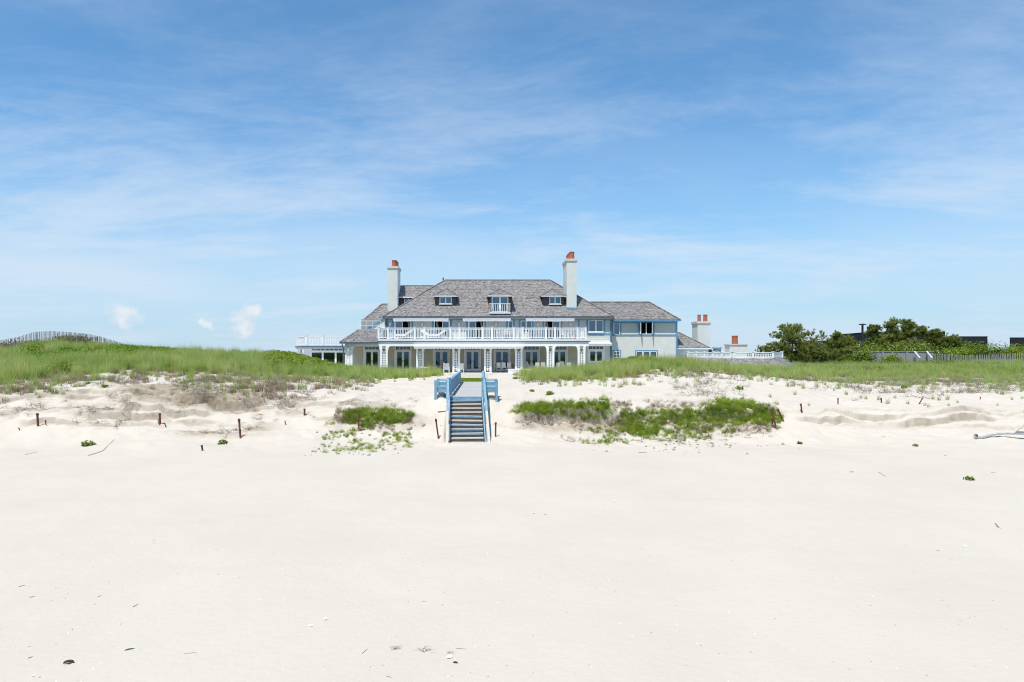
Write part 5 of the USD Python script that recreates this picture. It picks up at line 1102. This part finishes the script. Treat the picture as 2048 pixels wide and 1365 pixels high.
g_ = np.random.default_rng(5); n = 3400; pts = np.stack([g_.uniform(-2.05, .2, n), g_.uniform(45.15, 52.85, n), np.full(n, 2.0)], 1)
scatter("lawn_grass", [blades(26, .075, .09, .012, .6, (.1, .8), 300 + s) for s in range(3)], "turf_grass", pts, RNG.uniform(.7, 1.2, n), "mown grass blades of the lawn strip")
turf([[(1035, 812), (1110, 806), (1180, 806), (1216, 800), (1220, 834), (1180, 840), (1120, 836), (1080, 828), (1036, 829)]], 100, None, 241, "vivid green turf lip hanging over the bank right of the stairs", clump=(1.5, .30))
turf([[(1225, 826), (1300, 822), (1420, 820), (1425, 862), (1340, 876), (1250, 870)]], 80, None, 242, "green slumped turf clods in the middle of the right bank", clump=(1.3, .42))
turf([[(1415, 810), (1440, 800), (1500, 806), (1555, 818), (1560, 845), (1500, 852), (1440, 852), (1415, 838)]], 110, None, 243, "dark green turf bank with leaning rusty stakes at its right end", clump=(1.5, .30))
turf([[(1130, 866), (1230, 850), (1300, 862), (1420, 858), (1480, 866), (1480, 886), (1330, 882), (1180, 890)]], 45, None, 244, "ragged green tufts at the foot of the right bank", (.35, .7), (1.3, .47))
turf([[(680, 824), (740, 818), (818, 824), (824, 842), (790, 850), (740, 856), (690, 846)]], 95, None, 245, "vivid green turf clod on the bank left of the stairs", clump=(1.4, .38))
turf([[(650, 846), (700, 850), (820, 862), (826, 898), (740, 905), (642, 904)]], 40, None, 246, "scattered green tufts below the left turf clod", (.3, .65), (1.4, .48))
thatch([[(1035, 812), (1216, 802), (1560, 812), (1560, 860), (1230, 870), (1040, 842)]], 26, (1.4, 17, 33.6, 39.5), 248, "dead straw thatch mixed into the right turf banks")
thatch([[(670, 820), (820, 820), (824, 860), (680, 858)]], 26, (-8, -3, 33.6, 38.5), 249, "dead straw thatch mixed into the left turf clod")
# clods and pebbles at the foot of the dune
def pebble(seed):
    g = trimesh.creation.icosphere(subdivisions=2, radius=1.0); v = g.vertices * (1 + .5 * (meshkit.fbm(g.vertices * 1.3 + seed * 7.1, 3, seed)[:, None] - .5)) * [1, .8, .6]
    m = MB(); m.add(v, g.faces); return m
PB = [pebble(s) for s in range(4)]
CL = [[(640, 882), (860, 880), (860, 915), (620, 925)], [(1150, 885), (1560, 876), (1600, 895), (1400, 905), (1180, 905)], [(640, 840), (830, 840), (830, 880), (640, 880)], [(1180, 850), (1560, 850), (1560, 880), (1180, 880)]]
pts = field(CL, 9, (-10, 17, 29, 36), 251, (14, 6), (.9, .45), clear); scatter("sand_clods", PB, "clod", pts, RNG.uniform(.012, .06, len(pts)) ** 1.0 * RNG.choice([.5, 1, 1.5], len(pts)), "little tan clods and pebbles at the foot of the banks", tilt=1.0)
pts = field([[(1030, 835), (1225, 835), (1225, 850), (1040, 850)], [(1320, 838), (1560, 838), (1560, 858), (1320, 858)], [(690, 838), (830, 838), (830, 852), (690, 852)]], 12, (-8, 17, 34, 37), 252, (8, 4), None, clear); scatter("sand_clods", PB, "clod", pts, RNG.uniform(.03, .15, len(pts)), "crumbling tan clods under the turf banks", tilt=1.0)

n = 900; g_ = np.random.default_rng(17); yy = 7.2 * (26.5 / 7.2) ** g_.random(n); xx = g_.uniform(-.80, .86, n) * yy; k_ = (fb(xx, yy * 2.2, .35, 3, 55) + .5 > .40); xx, yy = xx[k_], yy[k_]
scatter("beach_specks", PB, "clod", np.stack([xx, yy, ground_z(xx, yy)], 1), g_.uniform(.003, .011, len(xx)), "little dark specks of grit and weed strewn over the beach", tilt=1.0)
n = 260; yy = 7.2 * (26.0 / 7.2) ** g_.random(n); xx = g_.uniform(-.80, .86, n) * yy
scatter("shell_grit", PB, "shell", np.stack([xx, yy, ground_z(xx, yy)], 1), g_.uniform(.004, .011, n), "little white shell fragments strewn over the beach", tilt=1.0)
# single grass tufts one can pick out on the bare sand
tuft_protos = []
def tuft(kind, pos, scale, label, group=None):
    scale = scale * .85
    key = (kind, group)
    src = next((n for k, n in tuft_protos if k == kind), None)
    if src is None:
        t = thing("grass_tuft" if kind == "g" else "dead_tuft", label, "grass tuft", pos, R(0, 360), group, scale=scale)
        m = blades(30, .5, .12, .018, .7, (.1, .9), 71) if kind == "g" else twigs(24, .45, .12, .011, 72)
        obj("blades" if kind == "g" else "twigs", m, "beach_grass" if kind == "g" else "grey_twig", t, local=True, prim={"tone": m.tone}); tuft_protos.append((kind, t)); return t
    return copy_of(src, pos, R(0, 360), label, group, scale=scale)
for (px, py) in [(1540, 795), (1618, 812), (1668, 782), (1692, 790), (1722, 797), (1732, 799), (1758, 800), (1776, 808), (1790, 797), (1816, 809), (1835, 786), (1850, 812), (1857, 815), (1866, 799), (1878, 801), (1895, 800), (1897, 812), (1905, 783), (1915, 806), (1938, 785), (1995, 812), (2005, 790), (2024, 800), (2044, 798), (1752, 777), (1740, 783), (1655, 775), (1606, 778), (1590, 790), (1575, 772)]:
    tuft("g", hit(px, py), R(.45, .95), "short thin tuft of pale beach grass on the bare right slope", "beach grass tufts on the bare right slope")
for (px, py) in [(72, 790), (78, 797), (62, 786), (100, 783), (20, 790), (150, 775), (205, 772), (700, 775), (735, 772), (755, 768), (668, 778), (712, 766), (790, 764), (820, 762), (848, 760)]:
    tuft("g", hit(px, py), R(.5, .95), "short thin tuft of pale beach grass on the upper left slope", "beach grass tufts on the upper left slope")
for (px, py) in [(1255, 766), (1272, 768), (1288, 769), (1300, 762), (1320, 764), (1343, 769), (1365, 786), (1380, 792), (1420, 784), (1448, 790), (1210, 765), (1180, 768)]:
    tuft("d", hit(px, py), R(.4, .8), "small grey dead tuft on the white sand below the mound", "dead tufts below the right mound")
for (px, py) in [(128, 777), (268, 768), (400, 780), (488, 800), (500, 815), (540, 790), (560, 795)]:
    tuft("d", hit(px, py), R(.7, 1.3), "grey dead shrub rooted in the broken left dune face", "dead shrubs on the left dune face")
# green seedlings and small plants, each by itself
def plant(px, py, s, label, mat="rose_leaf", n=70, name="small_shrub", flat=1.0):
    p = hit(px, py); t = thing(name, label, "shrub", p, R(0, 360), scale=s * .8)
    m = leaves(n, .16, (.34, .30, .26 * flat), int(px) + 5); m.add(m.arrays()[0][:0].reshape(0, 3), np.zeros((0, 3), int)) if False else None
    obj("foliage", m, mat, t, local=True, prim={"tone": m.tone})
    k = MB()
    for a in np.linspace(0, 2 * np.pi, 5)[:-1]: k.tube([(0, 0, -.05), (.10 * math.cos(a), .10 * math.sin(a), .10), (.24 * math.cos(a), .24 * math.sin(a), .16)], [.012, .009, .005], 4)
    for j in range(4):
        pass
    obj("stems", k, "wood_brown", t, local=True)
for a in [(176, 892, 1.0, "lone green seedling low on the left sand slope"), (446, 888, .85, "small green plant at the foot of the left slope beside a short stake"), (425, 765, 1.1, "green shrub sprouting from grey scrub high on the left face"), (445, 758, .8, "smaller green shrub just above the sprouting scrub"),
          (1100, 790, .95, "round green plant alone on the white sand right of the boardwalk"), (1064, 783, .6, "flat green plant left of the round one on the white sand"), (1030, 758, .7, "green plant at the dune edge right of the terrace"), (1326, 744, 1.0, "green plant at the top of the bare sand mound"), (1400, 748, 1.0, "green shrub at the right shoulder of the sand mound"), (1478, 778, .9, "green plant among grey roots right of the mound"), (1808, 777, .8, "leafy green plant on the far right slope"),
          (1831, 893, .45, "tiny green sprig on the flat beach at the right"), (1938, 960, .55, "green weed clump lying on the beach below the driftwood"), (210, 775, .7, "green plant at the top of the left sand slope"), (175, 768, .6, "small green plant on the left slope beside the grass edge"), (1600, 888, .5, "flat green sprout at the right toe of the turf bank"), (265, 758, .6, "bright green plant between grass and bare sand on the left")]:
    plant(*a)
# bushes and pines
def bush(px, d, toppy, wpx, label, mat="bush_leaf", n=1500, size=.20, name="bush", basez=None, flowers=None):
    x = WX(px, d); zb_ = ground(x, d) if basez is None else basez; h = WZ(toppy, d) - zb_; w = wpx * d / F / 2
    t = thing(name, label, "bush", (x, d, zb_)); g = np.random.default_rng(int(px)); m = MB(); lob = [(g.uniform(-.62, .62), g.uniform(-.5, .5), g.uniform(.25, .62), g.uniform(.38, .6)) for _ in range(9)] + [(0, 0, .5, .62)]
    n = int(n * 1.8); nrm = lambda q: q / np.linalg.norm(q, axis=1)[:, None]; lo = np.array(lob)[g.integers(len(lob), size=n)]; v = nrm(g.normal(size=(n, 3))); r = lo[:, 3] * g.random(n) ** .35
    c = np.stack([(lo[:, 0] + v[:, 0] * r) * w, (lo[:, 1] + v[:, 1] * r) * w * .8, np.maximum(.04, lo[:, 2] + v[:, 2] * r * .75) * h * .86], 1)
    c[:, 2] *= h * .97 / c[:, 2].max()
    nn = nrm(v + [0, 0, .6] + g.normal(size=(n, 3)) * .5); a = nrm(np.cross(nn, g.normal(size=(n, 3)))); b = np.cross(nn, a); L = (size * g.uniform(.6, 1.3, n))[:, None]
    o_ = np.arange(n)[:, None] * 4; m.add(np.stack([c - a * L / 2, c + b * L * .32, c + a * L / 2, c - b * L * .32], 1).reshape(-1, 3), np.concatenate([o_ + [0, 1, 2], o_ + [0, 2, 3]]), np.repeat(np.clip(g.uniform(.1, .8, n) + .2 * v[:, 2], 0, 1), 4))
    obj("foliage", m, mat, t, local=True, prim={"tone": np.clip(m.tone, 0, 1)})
    k = MB()
    for j in range(5): a = g.uniform(0, 6.28); k.tube([(0, 0, -.3), (w * .2 * math.cos(a), w * .2 * math.sin(a), h * .3), (w * .5 * math.cos(a), w * .4 * math.sin(a), h * .62)], [.05, .04, .015], 5)
    obj("stems", k, "bark", t, local=True)
    if flowers:
        q = MB()
        for j in range(flowers[1]):
            lx, ly, lz, lr = lob[g.integers(len(lob))]; v = g.normal(size=3); v[1] = -abs(v[1]); v[2] = abs(v[2]); v /= np.linalg.norm(v); c = np.array([(lx + v[0] * lr) * w, (ly + v[1] * lr) * w * .8, (lz + v[2] * lr * .75) * h * .86])
            for k2 in range(5): a = k2 * 1.257; q.add([c, c + .07 * np.array([math.cos(a), -.3, math.sin(a)]), c + .07 * np.array([math.cos(a + 1), -.3, math.sin(a + 1)])], np.array([[0, 1, 2]]))
        obj("blossom", q, flowers[0], t, local=True, kind="stuff")
    return t
def pine(px, d, toppy, wpx, label, n=330, style="dense", mat="pine_needle", basez=None, lean=0.0, bare=.0):
    """Low seaside pine: tapered trunk, whorled limbs, needle stars at the limb ends."""
    x = WX(px, d); zb_ = (ground(x, d) if basez is None else basez); h = WZ(toppy, d) - zb_; w = wpx * d / F / 2; g = np.random.default_rng(int(px * 3 + d))
    t = thing("pine_tree", label, "pine tree", (x, d, zb_)); tr = MB(); cr = MB()
    T = lambda u: np.array([lean * h * u * u + .05 * h * math.sin(3 * u), .04 * h * math.sin(4 * u + 1), h * .96 * u]); tr.tube([T(u) - [0, 0, .4 * (u == 0)] for u in np.linspace(0, 1, 9)], np.linspace(.045 * h ** .6 + .05, .015, 9), 8)
    ends = []; nb = 34 if style == "dense" else 26
    for i in range(nb):
        u = g.uniform(.16 if style == "dense" else .34, .97); a = g.uniform(0, 2 * np.pi)
        prof = (1 - .72 * u) if style == "dense" else (.55 + .45 * math.sin(u * 3.0)) * (1 if u < .85 else .75)
        L = w * prof * g.uniform(.65, 1.1); b = T(u); dv = np.array([math.cos(a), math.sin(a) * .9, g.uniform(.05, .40)]); mid = b + dv * L * .5 + [0, 0, .02 * h]; e = b + dv * L + [0, 0, .12 * L]
        tr.tube([b, mid, e], [.035 * (1.1 - u) + .012, .02, .008], 5); ends += [(mid, .5), (e, 1.0), (b + (e - b) * .78, .8)]
        for j in range(2):
            s = b + (e - b) * g.uniform(.4, .9); q = s + g.normal(size=3) * [.22 * L, .22 * L, .12 * L] + [0, 0, .10 * L]; tr.tube([s, q], [.014, .006], 4); ends.append((q, .8))
    ends.append((T(1.0), .8)); ends = ends if style != "bare" else ends[::9]
    for i in range(int(n * 1.8) if style != "bare" else 40):
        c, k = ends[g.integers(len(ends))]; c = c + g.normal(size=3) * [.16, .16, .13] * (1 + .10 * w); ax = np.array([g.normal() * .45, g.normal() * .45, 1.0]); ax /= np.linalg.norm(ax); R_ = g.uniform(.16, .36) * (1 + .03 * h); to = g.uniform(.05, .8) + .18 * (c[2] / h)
        v = g.normal(size=(20, 3)); v /= np.linalg.norm(v, axis=1)[:, None]; v = v * .75 + ax * 1.0; v /= np.linalg.norm(v, axis=1)[:, None]; s = np.cross(v, g.normal(size=(20, 3))); s = s / np.linalg.norm(s, axis=1)[:, None] * .028
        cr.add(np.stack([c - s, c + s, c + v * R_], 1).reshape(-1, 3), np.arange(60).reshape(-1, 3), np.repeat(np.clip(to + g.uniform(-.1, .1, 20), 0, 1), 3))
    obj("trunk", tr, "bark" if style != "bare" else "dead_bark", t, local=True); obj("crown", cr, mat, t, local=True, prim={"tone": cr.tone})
    return t
pine(1581, 77, 658, 92, "open crowned pine standing apart at the left of the pines", 560, "open")
pine(1556, 76, 690, 55, "low sparse pine beside the pavilion roof", 240, "open")
pine(1519, 84, 690, 22, "small dark spruce top behind the pavilion balustrade, left one", 70, "dense", basez=2.0)
pine(1533, 84, 691, 18, "small dark spruce top behind the pavilion balustrade, right one", 60, "dense", basez=2.0)
pine(1606, 76, 689, 80, "bushy pine below and right of the open crowned pine", 430, "dense")
pine(1641, 82, 664, 34, "thin half-dead pine poking above the dark wall", 40, "bare", basez=2.4)
pine(1664, 80, 669, 64, "rounded pine before the left dark wall", 430, "dense")
pine(1694, 79, 678, 70, "pine with a yellowish top between dark house and lamp", 430, "dense")
pine(1744, 80, 652, 62, "tall pine just right of the lamp post", 480, "dense")
pine(1779, 82, 638, 62, "tallest pine with a spindly tip in the middle of the group", 520, "dense")
pine(1811, 82, 641, 60, "tall narrow pine second from the tallest", 500, "dense")
pine(1841, 81, 656, 56, "pine with several upright tips before the dark roof", 420, "dense")
pine(1866, 80, 664, 60, "pine sloping down towards the lower dark wing", 400, "dense")
pine(1895, 79, 676, 84, "low spreading pine under the dark wing", 360, "dense")
pine(1640, 74, 700, 96, "low scrubby pine nearest the grass at the left", 430, "dense")
pine(1690, 75, 703, 90, "low scrubby pine with a pale bare stem", 380, "dense")
pine(1755, 79, 684, 80, "dense low pine behind the flowering bush", 360, "dense")
pine(1820, 79, 682, 90, "dense low pine behind the right flowering bush", 380, "dense")
bush(1752, 75, 680, 90, "bright green bush with white blossoms above the board fence, left one", "lime_leaf", 1700, .17, "flowering_bush", flowers=("white_petal", 40))
bush(1806, 75.5, 681, 84, "bright green bush with a few white blossoms, right one", "lime_leaf", 1600, .17, "flowering_bush", flowers=("white_petal", 14))
bush(1858, 76, 680, 66, "grey-green bush with white blossoms at its right edge", "bush_leaf", 1200, .16, "flowering_bush", flowers=("white_petal", 26))
bush(1735, 71.5, 698, 80, "dark green bush before the left part of the board fence", "bush_leaf", 1200)
bush(1780, 71, 704, 56, "low dark bush at the foot of the board fence", "bush_leaf", 900)
bush(1700, 70.5, 716, 96, "low lime green creeper mound left of the board fence", "lime_leaf", 900, .16)
bush(1790, 70.2, 717, 110, "low lime green creeper mound in front of the board fence", "lime_leaf", 1000, .16)
bush(1872, 69.6, 716, 104, "low lime green creeper mound below the sloping rail ends", "lime_leaf", 1000, .16)
bush(1950, 69.0, 720, 90, "low lime green creeper mound before the right picket fence", "lime_leaf", 800, .16)
bush(1940, 82, 679, 110, "large rounded light green bush at the right", "bush_leaf", 1900)
bush(1994, 81, 688, 96, "yellowish bush under the light green ones at the right", "lime_leaf", 1500)
bush(2040, 82, 682, 84, "green bush below the dark house at the right edge", "bush_leaf", 1400)
bush(1910, 76, 690, 100, "low green bush behind the grey picket fence", "bush_leaf", 1300)
bush(1500, 69, 716, 34, "small upright shrub growing before the pavilion roof", "bush_leaf", 500, .14)
bush(150, 66, 666, 110, "dark bush behind the picket fence on the high dune", "pine_needle", 1200)
bush(40, 66, 676, 140, "wide dark bush behind the left end of the picket fence", "pine_needle", 1500)
for i, (px, py) in enumerate([(178, 715), (191, 717), (376, 714), (428, 713), (88, 705), (587, 714), (629, 729)]):
    p = hit(px, py + 3, 36); t = thing("rose_blossom", "pink rose blossom in the green thicket of the left dune", "flower", p + [0, -.25, .42], group="pink rose blossoms on the left dune"); q = MB()
    for k2 in range(5): a = k2 * 1.257; q.add([(0, 0, 0), (.085 * math.cos(a), -.03, .085 * math.sin(a)), (.085 * math.cos(a + 1), -.03, .085 * math.sin(a + 1))], np.array([[0, 1, 2]]))
    obj("petals", q, "rose_petal", t, local=True)

# ------------------------------------------------------------------ stakes, driftwood and what the tide left
def stake(px, base, pxt, top, r, label, group=None):
    r = r * .8; p = hit(px, base, 23.5); d = p[1]; q = np.array([WX(pxt, d - .05), d - .05, WZ(top, d - .05)]); t = thing("rusty_stake", label, "stake", p, group=group)
    obj("rod", MB().tube([p - (q - p) * .15, p, q], r, 7), "rust", t)
    obj("collar", MB().tube([p + (q - p) * .86, p + (q - p) * .9, p + (q - p) * .97], r * 1.35, 7), "rust", t)
for a in [(76, 853, 74.5, 827, .055, "thick rusty stake at the far left scarp"), (92, 851, 91, 841, .028, "short thin rusty stake right of the thick one at the far left"), (40, 861, 37, 856, .025, "rusty stub lowest at the far left"), (320, 849, 319.5, 827, .05, "thick rusty stake in the tan scarp with two thin ones beside it"), (332, 855, 329, 846, .025, "thin leaning stake right of the thick one in the tan scarp"), (316.5, 848, 316, 838, .02, "thin stake hard against the left of the thick one in the tan scarp"), (405, 902, 403.5, 891, .04, "short rusty stub in the sand below the tan face"), (481, 877, 478, 838, .05, "tall rusty stake standing alone on the open left slope"), (571, 850, 570, 842, .025, "thin rusty stub on the white slope right of the tall stake"), (609, 831, 609, 818, .05, "rusty post high on the slope left of the turf clod"), (717.5, 857, 717.5, 828, .04, "rusty stake standing before the left turf clod"), (877, 878, 871.5, 838, .04, "rusty stake leaning left beside the stairs"), (991, 874, 991.5, 845, .04, "upright rusty stake right of the stairs"),
          (1552, 857, 1543, 818, .045, "leaning rusty stake at the right end of the turf bank, nearer one"), (1545, 852, 1544, 838, .03, "short stake behind the nearer leaning one at the turf bank"), (1567, 843, 1555.5, 818, .04, "leaning rusty stake right of the turf bank, farther one"), (1604, 826, 1601.5, 808, .04, "rusty stake on the white slope right of the leaning pair"), (1676, 809, 1676, 797, .035, "small rusty stake on the right slope, second from the pair"), (1763, 806, 1762.5, 797, .035, "small rusty stake among tufts on the right slope"), (1838, 809, 1845, 797, .03, "rusty stake tilted right on the far right slope"), (1961, 799, 1960.5, 794, .025, "tiny rusty stub farthest right on the slope")]:
    stake(*a)
p0 = hit(1953, 878, 20); y0 = p0[1]; dl = lambda px, py, dy=0: np.array([WX(px, y0 + dy), y0 + dy, WZ(py, y0 + dy)])
dw = thing("driftwood_log", "pale bleached driftwood log with a rising branch at the right edge", "driftwood", p0)
tr = [dl(1950, 873), dl(1960, 873), dl(1975, 870, .05), dl(1995, 866.5, .1), dl(2015, 866, .15), dl(2040, 866.5, .2), dl(2075, 868, .3), dl(2110, 870, .5)]
obj("trunk", MB().tube(tr, [.10, .12, .09, .078, .074, .07, .06, .04], 12), "drift_wood", dw, smooth=40)
obj("branch", MB().tube([dl(2026, 866, .15), dl(2034, 860, .1), dl(2046, 850, .05), dl(2075, 836, 0)], [.066, .047, .043, .03], 9), "drift_wood", dw, smooth=40)
obj("knot", MB().tube([dl(1953, 871, -.10), dl(1955, 870, -.16)], [.06, .015], 7), "bark", dw)
# foot of a dead tussock and two bits of lumber
def stick(pts, r, label, mat="wood_brown", name="stick", hd=7, group=None):
    r = r * .6
    P = [hit(a, b, hd) + [0, 0, r * .7] for a, b in pts]; t = thing(name, label, "stick", P[0], group=group); obj("shaft", MB().tube(P, np.linspace(r, r * .6, len(P)), 5), mat, t); return t
stick([(876, 826), (892, 824)], .05, "weathered board end sticking out of the sand left of the stairs", "bark", hd=23.5)
stick([(880, 852), (892, 858)], .05, "second weathered board end below the first, left of the stairs", "drift_wood", hd=23.5)
for a in [([(50, 910), (74, 905)], .014, "thin pale stick on the lower left slope"), ([(176, 912), (205, 903), (228, 880)], .016, "curving root lying on the lower left slope"), ([(1277, 906), (1294, 906)], .018, "short dark stick below the right turf bank"), ([(1700, 945), (1707, 945)], .02, "small dark chip on the beach at the right"), ([(1757, 945), (1771, 954)], .012, "thin straw lying on the beach at the right"), ([(1982, 945), (1991, 947)], .012, "thin twig on the beach near the right edge"), ([(1889, 912), (1893, 911)], .014, "tiny twig on the beach below the driftwood"), ([(1763, 874), (1782, 874)], .015, "thin stick lying at the foot of the right scarp"), ([(1990, 1048), (1998, 1056)], .012, "little straw pair on the beach at the right, left one"), ([(1992, 1053), (2001, 1058)], .010, "little straw pair on the beach at the right, lower one"),
          ([(38, 1175), (50, 1172)], .009, "dark twig left of the foreground's left corner"), ([(59, 1197), (69, 1194)], .009, "dark twig a little below the first at the left"), ([(196, 1195), (203, 1193)], .009, "small dark twig in the left foreground sand"), ([(266, 1215), (276, 1210)], .009, "thin slanting twig in the left foreground sand"), ([(724, 1309), (735, 1299)], .006, "thin slanting straw in the middle foreground"), ([(845, 1205), (851, 1205)], .007, "pale straw above the seaweed in the foreground"), ([(912, 1299), (931, 1299)], .005, "fine reddish straw right of the seaweed"), ([(368, 1308), (394, 1307)], .004, "fine looped straw in the left foreground"), ([(773, 1354), (783, 1357)], .006, "pale straw near the lower edge of the beach")]:
    stick(*a)
def seaweed(px, py, s, label):
    p = hit(px, py); t = thing("dry_seaweed", label, "seaweed", p, R(0, 360), scale=s); m = twigs(26, .16, .06, .004, int(px)); v, f = m.arrays(); v = v * [1, 1, .25] + [0, 0, .012]; obj("strands", (v, f), "dry_weed", t, local=True)
seaweed(790, 1297, .55, "small tangle of dry seaweed in the middle foreground, left one"); seaweed(848, 1302, .6, "small tangle of dry seaweed in the middle foreground, right one"); seaweed(901, 1307, .35, "little seaweed scrap beside a white shell in the foreground")
def shell_(px, py, s, label):
    p = hit(px, py); t = thing("shell", label, "shell", p + [0, 0, .004], R(0, 360), scale=s)
    th, r = np.meshgrid(np.linspace(.15, np.pi - .15, 9), np.linspace(0, 1, 5)); V = np.stack([np.cos(th) * r, np.sin(th) * r, .35 * np.sin(r * 1.5) * np.sin(th) + .02 * np.cos(th * 18)], -1).reshape(-1, 3); V[:, 2] = .4 - V[:, 2]; k = 9
    q = np.array([[i * k + j, i * k + j + 1, (i + 1) * k + j + 1, (i + 1) * k + j] for i in range(4) for j in range(8)]); m = MB(); m.add(V, q); obj("valve", m, "shell", t, local=True, smooth=True)
for a in [(896, 1317, .05, "white shell beside the seaweed scrap in the foreground"), (622, 1254, .035, "white shell fragment lying flat, left of the foreground middle"), (648, 1241, .045, "white shell standing on edge left of the foreground middle"), (258, 1303, .06, "chalky shell with a dark hinge in the left foreground"), (61, 1318, .03, "small white shell near the lower left corner"), (57, 1294, .02, "tiny white shell above the lower left one"), (1065, 1028, .05, "white shell in the middle of the beach"), (1089, 1031, .04, "smaller white shell just right of the middle beach shell"), (1228, 1003, .04, "small white shell on the beach right of the middle"), (1930, 1094, .035, "white shell chip on the beach near the right edge"), (1875, 1103, .035, "white shell chip left of the one near the right edge"), (64, 1354, .03, "white shell at the very bottom left")]:
    shell_(*a)
p = hit(137, 1330); t = thing("crab_husk", "dark reddish husk lying in the lower left foreground", "husk", p, 20, scale=.68)
th = np.linspace(0, np.pi, 9); m = MB().tube([(.075 * math.cos(a), .03 * math.sin(a), .018 + .02 * math.sin(a)) for a in th], [.008, .014, .018, .02, .02, .02, .018, .014, .006], 7); obj("body", m, "husk", t, local=True, smooth=True)
obj("claw", MB().tube([(-.02, -.01, .01), (.02, -.02, .02), (.05, -.005, .012)], [.008, .013, .005], 6), "husk", t, local=True)
p = hit(911, 1329); t = thing("shell_half", "dark purple mussel shell right of the foreground shell", "shell", p, -12)
obj("valve", MB().tube([(-.028, 0, .006), (-.012, 0, .012), (.01, 0, .012), (.03, 0, .005)], [.003, .010, .010, .002], 8), "husk", t, local=True, smooth=True)
